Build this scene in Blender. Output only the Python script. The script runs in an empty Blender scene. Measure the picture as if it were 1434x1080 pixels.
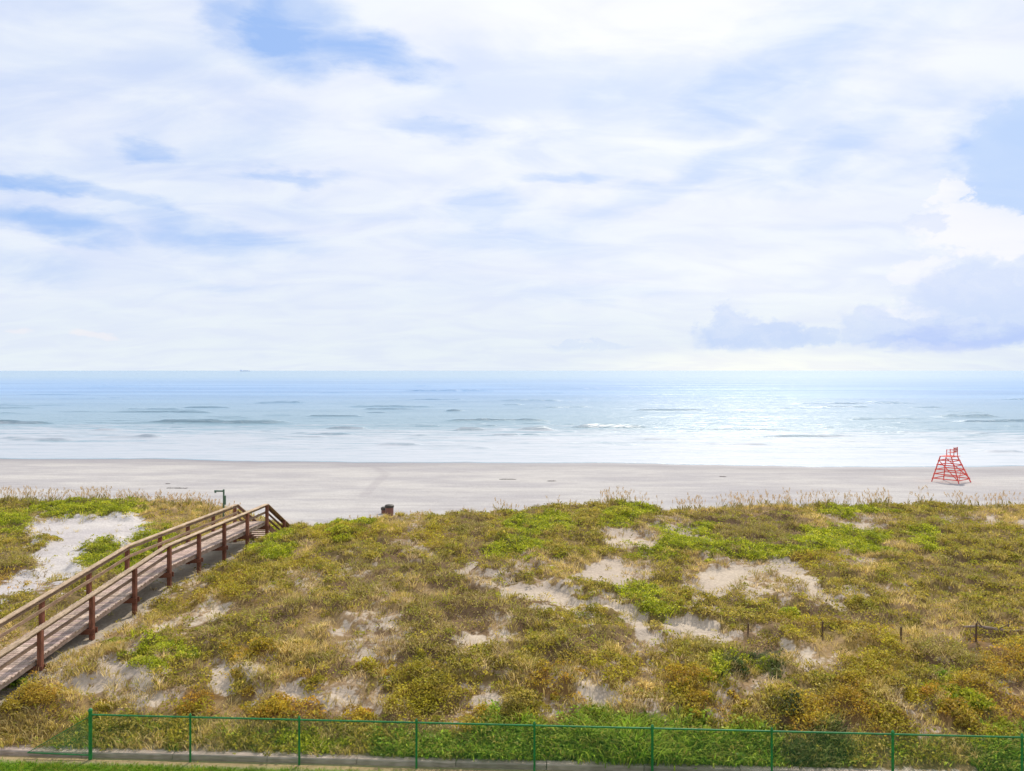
import bpy, math, random
import numpy as np
from mathutils import Vector, Matrix

random.seed(7); RNG = np.random.default_rng(11)
scene = bpy.context.scene
COL = scene.collection
F, CX, HZ, CAMZ = 1100.0, 717.0, 519.0, 10.2      # lens in photo pixels, horizon row, eye height
SEA = -1.5

# ------------------------------------------------------------------ helpers
def srgb(r, g, b, k=1.0):
    f = lambda c: ((c/255)/12.92 if c/255 <= .04045 else ((c/255+.055)/1.055)**2.4)
    return np.array([f(r)*k, f(g)*k, f(b)*k])

def lattice(ix, iy, seed):
    h = (ix.astype(np.int64)*374761393 + iy.astype(np.int64)*668265263 + seed*1442695041) & 0xffffffff
    h = ((h ^ (h >> 13))*1274126177) & 0xffffffff
    h = ((h ^ (h >> 16))*2246822519) & 0xffffffff
    return ((h ^ (h >> 15)) & 0xffffff)/float(0xffffff)

def vnoise(x, y, seed=0):
    x = np.asarray(x, float); y = np.asarray(y, float)
    ix = np.floor(x); iy = np.floor(y); fx = x-ix; fy = y-iy
    fx = fx*fx*(3-2*fx); fy = fy*fy*(3-2*fy)
    a = lattice(ix, iy, seed); b = lattice(ix+1, iy, seed); c = lattice(ix, iy+1, seed); d = lattice(ix+1, iy+1, seed)
    return (a*(1-fx)+b*fx)*(1-fy) + (c*(1-fx)+d*fx)*fy

def fbm(x, y, seed=0, oct=4):
    s = 0; a = 1; t = 0
    for k in range(oct):
        s = s + a*vnoise(x*2**k+k*17.3, y*2**k-k*9.1, seed+k); t += a; a *= .5
    return s/t

def sstep(a, b, x):
    t = np.clip((x-a)/(b-a), 0, 1); return t*t*(3-2*t)

def tag(o, label=None, cat=None, group=None, kind=None):
    if label: o['label'] = label
    if cat: o['category'] = cat
    if group: o['group'] = group
    if kind: o['kind'] = kind
    return o

def link(name, me, mat=None, parent=None):
    o = bpy.data.objects.new(name, me); COL.objects.link(o)
    if mat: me.materials.append(mat)
    if parent: o.parent = parent
    return o

def empty(name, loc=(0, 0, 0), rz=0):
    o = bpy.data.objects.new(name, None); COL.objects.link(o)
    o.location = loc; o.rotation_euler = (0, 0, rz); o.empty_display_size = .2
    return o

def np_mesh(name, V, Fc, colors=None, smooth=False, attrs=None):
    """V (n,3), Fc (m,k) faces of one size."""
    me = bpy.data.meshes.new(name)
    V = np.asarray(V, np.float32); Fc = np.asarray(Fc, np.int32); m, k = Fc.shape
    me.vertices.add(len(V)); me.vertices.foreach_set('co', V.ravel())
    me.loops.add(m*k); me.loops.foreach_set('vertex_index', Fc.ravel())
    me.polygons.add(m); me.polygons.foreach_set('loop_start', np.arange(0, m*k, k, dtype=np.int32))
    me.polygons.foreach_set('loop_total', np.full(m, k, np.int32))
    if smooth: me.polygons.foreach_set('use_smooth', np.ones(m, bool))
    me.update(calc_edges=True)
    if colors is not None:
        ca = me.color_attributes.new('col', 'FLOAT_COLOR', 'POINT')
        c4 = np.ones((len(V), 4), np.float32); c4[:, :3] = colors
        ca.data.foreach_set('color', c4.ravel())
    for n, v in (attrs or {}).items():
        a = me.attributes.new(n, 'FLOAT', 'POINT'); a.data.foreach_set('value', np.asarray(v, np.float32).ravel())
    me.validate()
    return me

class MB:
    """collects boxes, bars and lathed tubes into ONE mesh, with a colour per piece"""
    def __init__(s): s.v = []; s.f = []; s.c = []
    def add(s, vs, fs, col=(1, 1, 1)):
        n = len(s.v); s.v += [tuple(v) for v in vs]; s.f += [tuple(i+n for i in f) for f in fs]; s.c += [tuple(col)]*len(vs)
    def prism(s, p, q, w, h, up=(0, 0, 1), col=(1, 1, 1), bev=.006):
        """bar from p to q, w across, h along up, long edges chamfered"""
        p = Vector(p); q = Vector(q); d = (q-p).normalized(); up = Vector(up)
        if abs(d.dot(up.normalized())) > .98: up = Vector((0, 1, 0)) if abs(d.y) < .9 else Vector((1, 0, 0))
        r = d.cross(up).normalized(); u = r.cross(d).normalized(); w /= 2; h /= 2; b = min(bev, w*.4, h*.4)
        prof = [(-w+b, -h), (w-b, -h), (w, -h+b), (w, h-b), (w-b, h), (-w+b, h), (-w, h-b), (-w, -h+b)]
        vs = [p+r*a+u*c for a, c in prof]+[q+r*a+u*c for a, c in prof]
        fs = [(i, (i+1) % 8, 8+(i+1) % 8, 8+i) for i in range(8)]+[tuple(range(7, -1, -1)), tuple(range(8, 16))]
        s.add(vs, fs, col)
    def tube(s, p, q, r, n=8, col=(1, 1, 1), r2=None):
        p = Vector(p); q = Vector(q); d = (q-p).normalized(); r2 = r if r2 is None else r2
        a = d.orthogonal().normalized(); b = d.cross(a)
        vs = [p+(a*math.cos(t)+b*math.sin(t))*r for t in [2*math.pi*i/n for i in range(n)]]
        vs += [q+(a*math.cos(t)+b*math.sin(t))*r2 for t in [2*math.pi*i/n for i in range(n)]]
        s.add(vs, [(i, (i+1) % n, n+(i+1) % n, n+i) for i in range(n)]+[tuple(range(n-1, -1, -1)), tuple(range(n, 2*n))], col)
    def lathe(s, c, prof, n=20, col=(1, 1, 1), wob=0):
        vs = []
        for r, z in prof:
            for i in range(n):
                t = 2*math.pi*i/n; rr = r*(1+wob*math.sin(3*t+z*9))
                vs.append((c[0]+rr*math.cos(t), c[1]+rr*math.sin(t), c[2]+z))
        fs = [(k*n+i, k*n+(i+1) % n, (k+1)*n+(i+1) % n, (k+1)*n+i) for k in range(len(prof)-1) for i in range(n)]
        fs += [tuple(range(n-1, -1, -1)), tuple((len(prof)-1)*n+i for i in range(n))]
        s.add(vs, fs, col)
    def build(s, name, mat, parent=None, smooth=False):
        me = bpy.data.meshes.new(name); me.from_pydata(s.v, [], s.f)
        ca = me.color_attributes.new('col', 'FLOAT_COLOR', 'POINT')
        ca.data.foreach_set('color', np.array([tuple(c)+(1,) for c in s.c], np.float32).ravel())
        if smooth: me.polygons.foreach_set('use_smooth', [True]*len(me.polygons))
        me.update()
        return link(name, me, mat, parent)

# ------------------------------------------------------------------ node helpers
def mat_new(name):
    m = bpy.data.materials.new(name); m.use_nodes = True; nt = m.node_tree; nt.nodes.clear()
    out = nt.nodes.new('ShaderNodeOutputMaterial')
    return m, nt, out

class NT:
    def __init__(s, nt): s.nt = nt
    def n(s, typ, ins=None, **kw):
        nd = s.nt.nodes.new(typ)
        for k, v in kw.items(): setattr(nd, k, v)
        for k, v in (ins or {}).items():
            if isinstance(v, bpy.types.NodeSocket): s.nt.links.new(v, nd.inputs[k])
            else:
                if isinstance(v, (tuple, list, np.ndarray)) and nd.inputs[k].type == 'RGBA' and len(v) == 3: v = (*[float(q) for q in v], 1)
                nd.inputs[k].default_value = v
        return nd
    def m(s, op, a, b=0.0, c=0.0, clamp=False):
        return s.n('ShaderNodeMath', {0: a, 1: b, 2: c}, operation=op, use_clamp=clamp).outputs[0]
    def mix(s, fac, a, b, blend='MIX'):
        nd = s.n('ShaderNodeMix', data_type='RGBA', blend_type=blend)
        for i, v in ((0, fac), (6, a), (7, b)):
            if isinstance(v, bpy.types.NodeSocket): s.nt.links.new(v, nd.inputs[i])
            elif i == 0: nd.inputs[0].default_value = v
            else: nd.inputs[i].default_value = (*[float(q) for q in v], 1)
        return nd.outputs[2]
    def noise(s, vec, scale, detail=4, rough=.55, dist=0.0):
        return s.n('ShaderNodeTexNoise', {'Vector': vec, 'Scale': scale, 'Detail': detail, 'Roughness': rough, 'Distortion': dist}).outputs[0]
    def ramp(s, x, a, b, lo=0.0, hi=1.0):
        nd = s.n('ShaderNodeMapRange', {0: x, 1: a, 2: b, 3: lo, 4: hi}, interpolation_type='SMOOTHSTEP'); return nd.outputs[0]
    def attr(s, name): return s.n('ShaderNodeAttribute', attribute_name=name)

# ------------------------------------------------------------------ what grows where (a plan of the dune, 40 x 20 photo-pixel cells)
PLAN = [
"gGGGGTTTTggGGgTgggggggGgTTTTgGGgggTT",
"GsSSSTTTTggGGTsgBgGGgGgsBBBBTssgBgsT",
"gSSSSggTgGgYYYYYBgGggssGGBBBGGGgGggg",
"ggSSGggggGTggBsgBGGgggGGGGGGGGGTGggg",
"BBSsggsgggYgsBBBBgsTTssgTssSYsTgTBgg",
"OsSsggsgYgsgBBTBssgTSSsgsSssgggggBBg",
"SsgggsgYYTTgBsBTBgsSgGGgSsSssggsgggg",
"ggggggYsBBBBBTBBBBBsSsgGggggBggTTTgg",
"gggssTsBgBTTssBBBsBgggSgSggYYBBgTTBT",
"TTTsTggggBTTssBBSsggBBssSsBYYgYTTTBY",
"TTTTsGggOTTTssBBsggBgTsgBgBssTYTBBOO",
"TTssSgBssTTBYTYggsTBYgYsgGDTsYYgBBOO",
"GsTsSgBgSTOYsggTggTOsYsYOgsggYTgGOTB",
"gOTssTgOgsSsssYYssYOSsTYYsTggOTsOOOT",
"BOTTssOTOOOsOsYBssgssTsgOsTBOOYsTGOO",
"TTTgggggTgBBOBBsOLgBLLLgOsgDOOYsgOOO",
"TTggggYTggGgggLLgLLLLLLgLgLLBBggTgGg",
"TTggTTgsggGTgLLLLLLLLLLLLLLLDDgggTLL",
]
NR, NC = len(PLAN), 36
assert all(len(r) == NC for r in PLAN), [len(r) for r in PLAN]
TYPES = 'SsGgYOBTDL'
PLANI = np.array([[TYPES.index(c) for c in r] for r in PLAN])
# grassy wedge between the bare sand and the far rail of the boardwalk (2 = bright green, 3 = olive)
PLANI[2, 5] = 2; PLANI[3, 3:6] = 2; PLANI[4, 3:5] = 2; PLANI[4, 5] = 3; PLANI[5, 3] = 3; PLANI[5, 4] = 2; PLANI[5, 5] = 3; PLANI[6, 2:5] = 3

def to_px(X, Y, Z):
    Y = np.maximum(Y, 1.0)
    return CX+F*X/Y, HZ+F*(CAMZ-Z)/Y

# ------------------------------------------------------------------ terrain
TX = np.array([-70, -40, -30, -25, -21, -18, -15.5, -13.5, -11.5, -8.5, -5, -1, 2, 6, 10, 16, 24, 32, 45, 70.])
TY = np.array([20.6, 22, 24, 26.5, 29, 32, 35, 38, 41, 43.5, 46, 48.5, 51, 54, 57, 60])
TZ = np.array([  # rows: Y, columns: X
 [.11]*20,
 [.5, .5, .5, .55, .6, .65, .7, .7, .6, .5, .5, .55, .6, .55, .5, .5, .5, .5, .5, .5],
 [.9, .9, .9, .95, 1., 1.1, 1.15, 1.15, 1.1, 1., .95, 1., 1.05, 1., .95, .9, .9, .9, .9, .9],
 [1.1, 1.1, 1.1, 1.1, 1.1, 1.15, 1.2, 1.2, 1.25, 1.3, 1.35, 1.4, 1.4, 1.25, 1.15, 1.15, 1.15, 1.15, 1.1, 1.1],
 [1.2, 1.2, 1.2, 1.15, 1.15, 1.2, 1.2, 1.25, 1.4, 1.6, 1.75, 1.85, 1.75, 1.45, 1.3, 1.3, 1.35, 1.35, 1.3, 1.3],
 [1.35, 1.35, 1.3, 1.3, 1.25, 1.3, 1.35, 1.45, 1.6, 1.85, 2.05, 2.15, 1.95, 1.6, 1.45, 1.5, 1.5, 1.5, 1.5, 1.5],
 [1.5, 1.5, 1.45, 1.4, 1.4, 1.4, 1.4, 1.45, 1.75, 2.05, 2.2, 2.25, 2.0, 1.7, 1.6, 1.65, 1.65, 1.6, 1.6, 1.6],
 [1.6, 1.6, 1.6, 1.6, 1.55, 1.5, 1.4, 1.45, 1.85, 2.25, 2.35, 2.3, 2.1, 1.85, 1.7, 1.8, 1.8, 1.7, 1.7, 1.7],
 [1.75, 1.75, 1.75, 1.75, 1.7, 1.55, 1.35, 1.4, 1.82, 2.35, 2.4, 2.3, 2.2, 2.1, 1.9, 1.95, 1.95, 1.9, 1.9, 1.9],
 [1.85, 1.85, 1.9, 1.9, 1.85, 1.6, 1.2, 1.0, 1.1, 1.7, 2.1, 2.15, 2.2, 2.4, 2.05, 2.2, 2.15, 2.05, 2.1, 2.1],
 [2.0, 2.0, 2.1, 2.1, 1.95, 1.7, 1.0, .6, .5, .7, 1.2, 1.6, 2.05, 2.5, 2.1, 2.42, 2.35, 2.2, 2.2, 2.2],
 [2.0, 2.0, 2.15, 2.2, 2.0, 1.6, .7, .3, .2, .3, .5, .8, 1.2, 1.6, 1.6, 2.0, 2.1, 2.1, 2.1, 2.1],
 [1.4, 1.4, 1.5, 1.5, 1.3, .9, .4, .1, .05, .1, .1, .3, .6, .8, .8, 1.1, 1.2, 1.2, 1.2, 1.2],
 [.5, .5, .5, .5, .4, .3, .1, -.05, -.1, -.1, -.1, 0, .1, .2, .2, .3, .3, .3, .3, .3],
 [-.1]*20, [-.25]*20])

TZ[8:13, 14:] -= np.array([.15, .32, .4, .4, .25])[:, None]*np.array([.8, 1, 1, .9, .9, .9])[None, :]
TZ[9:12, :4] -= .08

def cr(P, xs, x):
    """smooth (Hermite) interpolation of rows P along axis 0 at x"""
    x = np.clip(x, xs[0], xs[-1]-1e-6); i = np.clip(np.searchsorted(xs, x, side='right')-1, 0, len(xs)-2)
    t = (x-xs[i])/(xs[i+1]-xs[i]); t2 = t*t*(3-2*t)*.5+t*.5
    return i, t2

def curb_y(X): return 20.53-.054*(np.clip(X, -40, 60)+8.4)

def deck_z(Y):
    return np.where(Y < 31.5, 2.32+(Y-31.5)*.127, 2.32)

def plan_type(X, Y, Z, jit=1.0):
    px, py = to_px(X, Y, Z)
    k = (35.0/np.maximum(Y, 1))
    px = px+jit*70*(fbm(X*.9, Y*.9, 31, 3)-.5)*k+26*(vnoise(X*3.1, Y*3.1, 32)-.5)*k
    py = py+jit*36*(fbm(X*.8, Y*.8, 41, 3)-.5)*k+14*(vnoise(X*3.3, Y*3.3, 42)-.5)*k
    c = np.floor(px/40).astype(int); r = np.floor((py-700)/20).astype(int)
    c = np.where(c < 0, -c-1, c); c = np.where(c >= NC, 2*NC-1-c, c); c = np.mod(c, NC)
    r = np.clip(r, 0, NR-1)
    return PLANI[r, c]

# bare sand openings traced as places on the dune: (px, py, half-width, half-height, tilt, strength)
PATCH = [(108, 741, 60, 15, 0, 1), (165, 740, 40, 9, 4, 1), (86, 766, 40, 15, -22, 1), (55, 805, 52, 13, -24, 1), (10, 825, 30, 8, -15, 1),
 (868, 752, 24, 14, 15, .8), (905, 762, 20, 7, 10, .8), (952, 744, 32, 6, 8, 1), (985, 756, 22, 4, 12, .7),
 (855, 801, 38, 17, 0, 1), (900, 800, 22, 7, 10, .7), (775, 785, 26, 8, 8, .45), (1010, 812, 44, 16, -8, .85), (1062, 800, 26, 7, -10, .9), (1110, 797, 28, 10, 10, 1),
 (1135, 822, 34, 13, 35, .9), (1160, 838, 36, 10, 20, .7), (1195, 830, 24, 9, 15, .6), (1205, 736, 34, 6, 4, .9), (1325, 727, 22, 5, 15, .5), (1387, 728, 12, 8, 30, .8), (1430, 733, 12, 6, 0, .8),
 (1280, 832, 18, 6, 0, .5), (1210, 783, 18, 6, 0, .5),
 (740, 828, 34, 8, 10, 1), (790, 836, 30, 7, 12, 1), (845, 846, 34, 7, 14, 1), (885, 857, 26, 10, 20, 1), (757, 848, 18, 6, 0, .7),
 (965, 878, 38, 10, 6, 1), (925, 900, 30, 9, -10, .8), (985, 905, 22, 6, 20, .4), (668, 895, 16, 12, 30, .9), (705, 884, 28, 6, -10, .5), (655, 798, 14, 6, 0, .9), (697, 802, 12, 8, 0, .8), (714, 830, 12, 9, 0, .9),
 (578, 770, 22, 7, -15, .6), (570, 812, 14, 5, 0, .5), (486, 800, 14, 9, 0, .45), (383, 818, 16, 8, 0, .5), (455, 812, 12, 5, 0, .5),
 (310, 858, 22, 8, -22, .8), (265, 868, 18, 6, -25, .5), (222, 885, 16, 7, -30, .8), (480, 888, 22, 6, -8, .7), (545, 876, 24, 7, 0, .8), (515, 920, 16, 7, 0, .8),
 (155, 930, 15, 16, 10, .9), (132, 958, 34, 18, 0, .95), (100, 935, 26, 22, -30, .6), (40, 948, 20, 9, -20, .8), (200, 980, 20, 8, -10, .7), (312, 955, 24, 16, 20, .9), (420, 975, 26, 14, 20, 1), (480, 975, 26, 12, 0, .7),
 (565, 985, 22, 10, 0, .7), (545, 950, 14, 18, 20, .5), (850, 978, 34, 12, -10, .9), (690, 985, 26, 9, -10, .7), (835, 958, 18, 9, 30, .6), (915, 892, 22, 6, 0, .7), (1010, 965, 18, 11, 20, .8), (1000, 995, 24, 8, 0, .7), (775, 998, 18, 8, 0, .6),
 (1130, 925, 20, 9, 35, .8), (1110, 912, 22, 8, 25, .5), (1280, 985, 24, 12, 20, .5), (1340, 920, 30, 9, 0, .3), (1415, 960, 20, 14, 0, .4), (620, 920, 20, 6, 30, .4), (340, 1018, 14, 5, 0, .4), (265, 950, 14, 5, 0, .4), (1255, 945, 16, 7, 0, .5), (230, 1040, 30, 5, 0, .4)]

def sand_amount(X, Y, Z):
    px, py = to_px(X, Y, Z); k = 35.0/np.maximum(Y, 1)
    px = px+34*(fbm(X*1.1, Y*1.1, 51, 4)-.5)*k; py = py+20*(fbm(X*1.1, Y*1.1, 61, 4)-.5)*k
    s = np.zeros_like(px)
    for (a, b, w, h, t, st) in PATCH:
        dx = px-a; dy = py-b; c = math.cos(math.radians(t)); q = math.sin(math.radians(t))
        nr = b > 885; w2 = w*(.86 if nr else .84 if a > 215 else 1); h2 = h*(.8 if nr else .8 if a > 215 else 1); u = (dx*c+dy*q)/w2; v = (-dx*q+dy*c)/h2
        s = np.maximum(s, st*(1-sstep(.75, 1.35, np.sqrt(u*u+v*v))))
    return s

def mound(X, Y):
    m = fbm(X*1.15+.35*Y, Y*.95, 71, 2); m2 = fbm(X*2.6, Y*2.6, 75, 2)
    return sstep(.35, .75, m)*.75+sstep(.35, .8, m2)*.25

def base_z(X, Y):
    X = np.asarray(X, float); Y = np.asarray(Y, float)
    off = (curb_y(X)+.25-20.6)*(1-sstep(22, 30, Y))
    Yq = np.clip(Y-off, TY[0], TY[-1]-1e-4)
    wx = X+1.6*(vnoise(X*.25, Y*.25, 5)-.5)
    i, ti = cr(TZ, TX, np.clip(wx, TX[0], TX[-1])); j, tj = cr(TZ, TY, Yq)
    z = (TZ[j, i]*(1-ti)+TZ[j, i+1]*ti)*(1-tj)+(TZ[j+1, i]*(1-ti)+TZ[j+1, i+1]*ti)*tj
    # beach to waterline and below
    sh = shore_y(X)
    zb = np.interp(Y, [60, 77, 100], [-.25, -.8, SEA+.02])
    t = np.clip((Y-60)/(sh-60), 0, 2.5)
    zb = np.where(t < 1, -.25+(SEA+.25)*(t*.75+.25*t*t), SEA-(t-1)*1.1)
    z = np.where(Y > 60, zb, z)
    return z

def shore_y(X):
    return 100.0-.088*np.clip(X, -80, 80)+1.0*np.sin(X*.11+.5)+.8*np.sin(X*.043)+3.2*(fbm(X*.16, X*0+3., 91, 3)-.5)

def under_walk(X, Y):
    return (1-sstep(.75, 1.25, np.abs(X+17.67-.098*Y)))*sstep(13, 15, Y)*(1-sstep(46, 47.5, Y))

def walk_mask(X, Y):
    c = -17.67+.098*Y
    return (1-sstep(1.0, 2.1, np.abs(X-c)))*sstep(13, 15, Y)*(1-sstep(46, 47.5, Y))

def full_z(X, Y):
    X = np.asarray(X, float); Y = np.asarray(Y, float)
    z = base_z(X, Y)
    sm = sand_amount(X, Y, z)
    dune = sstep(.5, 2.5, Y-curb_y(X))*(1-sstep(50, 56, Y))
    z = z+dune*(.34*mound(X, Y)*(1-.95*sm)-.1+.06*sm+.3*(fbm(X*.35, Y*.35, 81, 3)-.5)-.05*sm)
    z = z+(.10*(fbm(X*.22, Y*.3, 85, 4)-.5)+.05*(fbm(X*1.2, Y*1.6, 87, 3)-.5))*sstep(50, 58, Y)*(1-sstep(-12, -1, Y-shore_y(X)))
    wm = walk_mask(X, Y); wz = np.interp(Y, [13, 20.5, 22, 24, 26.6, 29, 31.5, 34, 36.2, 38.7, 41, 43, 46], [0, .12, .6, 1.02, 1.1, 1.2, 1.5, 1.4, 1.28, 1.38, 1.25, .9, .3])
    wz = np.minimum(wz+.05*(fbm(X*1.5, Y*1.5, 88, 2)-.5), deck_z(Y)-.2)
    z = np.where(Y > 20.4, np.minimum(z, z*(1-wm)+wm*wz), z)
    back = sstep(.08, .16, Y-(curb_y(X)+.1))
    lawn = .02*(fbm(X*.8, Y*.8, 95, 2)-.5)
    return np.where(Y < curb_y(X)+.1, lawn, z*back+lawn*(1-back))

def axis(segs):
    out = []
    for a, b, s in segs: out += list(np.arange(a, b, s))
    out.append(segs[-1][1]); return np.array(out)

gx = axis([(-400, -120, 20), (-120, -50, 3), (-50, -34, .6), (-34, 34, .17), (34, 50, .6), (50, 120, 3), (120, 400, 20)])
gy = axis([(-60, 10, 5), (10, 19, .5), (19, 19.8, .2), (19.8, 21.4, .08), (21.4, 50, .16), (50, 64, .35), (64, 112, .8), (112, 200, 8)])
GX, GY = np.meshgrid(gx, gy); GZ = full_z(GX, GY)
nx, ny = len(gx), len(gy)
def grid_faces(nx, ny):
    i = (np.arange(ny-1)[:, None]*nx+np.arange(nx-1)[None, :]).ravel()
    return np.stack([i, i+1, i+nx+1, i+nx], 1)

# ground cover attribute: 0 = bare sand, 1 = litter below scrub; each zone its own litter colour
typ = plan_type(GX, GY, GZ); sm = sand_amount(GX, GY, GZ)
LIT = {'S': (208, 196, 186), 's': (150, 124, 90), 'G': (110, 102, 42), 'g': (118, 98, 52), 'Y': (128, 104, 46), 'O': (128, 98, 52),
       'B': (112, 88, 60), 'T': (150, 124, 82), 'D': (70, 68, 38), 'L': (80, 100, 36)}
lit = np.array([srgb(*LIT[c], .92) for c in TYPES])
SAND = srgb(190, 186, 181, .86)[None, None, :]*np.ones(GX.shape+(1,)); dn = (1-sstep(46, 54, GY))[..., None]; SAND = SAND*(1-dn)+(srgb(202, 186, 164, .82)*sstep(-19, -12, GX)[..., None]+srgb(206, 199, 192, .86)*(1-sstep(-19, -12, GX))[..., None])*dn
litc = lit[typ]
cov = np.where(typ == 0, 0, np.where(typ == 1, .6, 1.0))*(1-sm)
cov *= sstep(.1, .5, GY-curb_y(GX))*(1-sstep(48.5, 52, GY+1.5*(fbm(GX*.4, GY*.4, 99, 3)-.5)))
cov = np.clip(cov*(.75+.7*fbm(GX*2.3, GY*2.3, 77, 3)), 0, 1)
gcol = SAND.copy()
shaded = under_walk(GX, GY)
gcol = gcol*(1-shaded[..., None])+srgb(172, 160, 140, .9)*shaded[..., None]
lawnm = (1-sstep(-.42, -.15, GY-curb_y(GX)+.12*(fbm(GX*2, GY*2, 12, 3)-.5)))
strip = (1-sstep(-.02, .1, GY-curb_y(GX)))*(1-lawnm)
gcol = gcol*(1-strip[..., None])+srgb(178, 158, 112, .9)*strip[..., None]
gcol = gcol*(1-lawnm[..., None])+srgb(112, 140, 36, .8)*lawnm[..., None]
dsh = GY-shore_y(GX)+1.8*(fbm(GX*.12, GY*.2, 19, 3)-.5)
wet = .55*sstep(-12, -2.0, dsh)+.45*sstep(-5.0, -1.2, GY-shore_y(GX))
# tyre tracks and drag marks pressed into the beach, as lines in plan
def line_mark(pts, w):
    m = np.zeros_like(GX)
    for (x0, y0), (x1, y1) in zip(pts[:-1], pts[1:]):
        dx, dy = x1-x0, y1-y0; t = np.clip(((GX-x0)*dx+(GY-y0)*dy)/(dx*dx+dy*dy), 0, 1)
        m = np.maximum(m, 1-sstep(w*.4, w, np.hypot(GX-x0-t*dx, GY-y0-t*dy)))
    return m
track = line_mark([(-22, 97), (-15.8, 92), (-13.5, 84), (-13, 74), (-12.5, 66)], .7)*.8
for yy in (58.7, 60.6, 63.0, 65.0): track = np.maximum(track, line_mark([(-12, yy+.6), (0, yy), (14, yy+.3), (60, yy+1.5)], .45)*.6)
for a, b, c, d in ((-40, 88, 8, 90), (-60, 78, -20, 74), (5, 80, 45, 84), (-5, 92, 30, 88), (20, 70, 60, 66)):
    track = np.maximum(track, line_mark([(a, b), ((a+c)/2, (b+d)/2+1), (c, d)], .6)*.45)

keepm = (1-lawnm)*(1-strip)*(1-shaded)
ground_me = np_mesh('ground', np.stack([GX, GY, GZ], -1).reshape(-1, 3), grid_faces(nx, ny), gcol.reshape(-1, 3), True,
                    {'wet': wet, 'cov': cov*keepm, 'track': track})
ca = ground_me.color_attributes.new('lit', 'FLOAT_COLOR', 'POINT'); c4 = np.ones((nx*ny, 4), np.float32); c4[:, :3] = litc.reshape(-1, 3); ca.data.foreach_set('color', c4.ravel())
m, nt, out = mat_new('sand_and_dune_litter'); N = NT(nt)
tc = N.n('ShaderNodeTexCoord').outputs['Object']
mp = N.n('ShaderNodeMapping', {0: tc, 3: (.35, 1.0, 1)}).outputs[0]
n1 = N.noise(tc, 9, 5, .65); n2 = N.noise(mp, .22, 5, .6); n3 = N.noise(tc, 1.4, 4, .6); n4 = N.noise(mp, 1.1, 4, .62)
n5 = N.noise(tc, 4.2, 6, .72)
litf = N.ramp(N.m('ADD', N.attr('cov').outputs['Fac'], N.m('MULTIPLY', N.m('SUBTRACT', n5, .5), 2.3)), .40, .82)
col = N.mix(N.m('MULTIPLY', litf, .94), N.attr('col').outputs[0], N.attr('lit').outputs[0])
col = N.mix(1, col, N.mix(N.ramp(n1, .25, .75), (.80, .79, .78), (1.14, 1.14, 1.14)), 'MULTIPLY')
col = N.mix(1, col, N.mix(N.ramp(n2, .35, .65), (.86, .85, .88), (1.07, 1.06, 1.04)), 'MULTIPLY')
col = N.mix(1, col, N.mix(N.ramp(n4, .3, .7), (.93, .92, .93), (1.04, 1.04, 1.04)), 'MULTIPLY')
speck = N.m('MULTIPLY', N.ramp(N.noise(tc, 5.5, 3, .8), .60, .72), .55)
col = N.mix(N.m('MULTIPLY', speck, N.attr('cov').outputs['Fac']), col, (.06, .045, .025))
col = N.mix(N.m('MULTIPLY', N.ramp(N.noise(tc, 2.3, 5, .85), .66, .74), .5), col, (.20, .15, .11))
trk = N.m('MULTIPLY', N.attr('track').outputs['Fac'], N.ramp(N.noise(mp, 2.2, 3, .6), .3, .6))
col = N.mix(N.m('MULTIPLY', trk, .6), col, (.30, .27, .27))
wt = N.attr('wet').outputs['Fac']
col = N.mix(N.m('MULTIPLY', wt, .8), col, (.19, .175, .19))
bmp = N.n('ShaderNodeBump', {'Strength': .5, 'Distance': .05, 'Height': N.m('ADD', n1, N.m('MULTIPLY', n3, 2))}).outputs[0]
pb = N.n('ShaderNodeBsdfPrincipled', {'Base Color': col, 'Roughness': N.ramp(wt, .3, 1, .95, .62), 'Normal': bmp, 'Specular IOR Level': N.ramp(wt, .3, 1, .1, .3)})
nt.links.new(pb.outputs[0], out.inputs[0])
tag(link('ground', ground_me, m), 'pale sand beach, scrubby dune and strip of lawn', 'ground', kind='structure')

def gz(x, y): return float(full_z(np.array([x], float), np.array([y], float))[0])
def unproj(px, py):
    """the spot on the dune seen at a photo pixel"""
    dx = (px-CX)/F; dz = -(py-HZ)/F; t = np.arange(19, 110, .1)
    z = full_z(dx*t, t); k = np.argmax(CAMZ+dz*t <= z); return dx*t[k], t[k], float(z[k])

# ------------------------------------------------------------------ foliage
m, nt, out = mat_new('dune_foliage'); N = NT(nt)
c = N.attr('col').outputs[0]
gm = N.n('ShaderNodeNewGeometry')
pb = N.n('ShaderNodeBsdfPrincipled', {'Base Color': c, 'Roughness': .6, 'Specular IOR Level': .25})
tr = N.n('ShaderNodeBsdfTranslucent', {'Color': c})
ms = N.n('ShaderNodeMixShader', {0: .42, 1: pb.outputs[0], 2: tr.outputs[0]})
nt.links.new(ms.outputs[0], out.inputs[0]); M_LEAF = m

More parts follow.
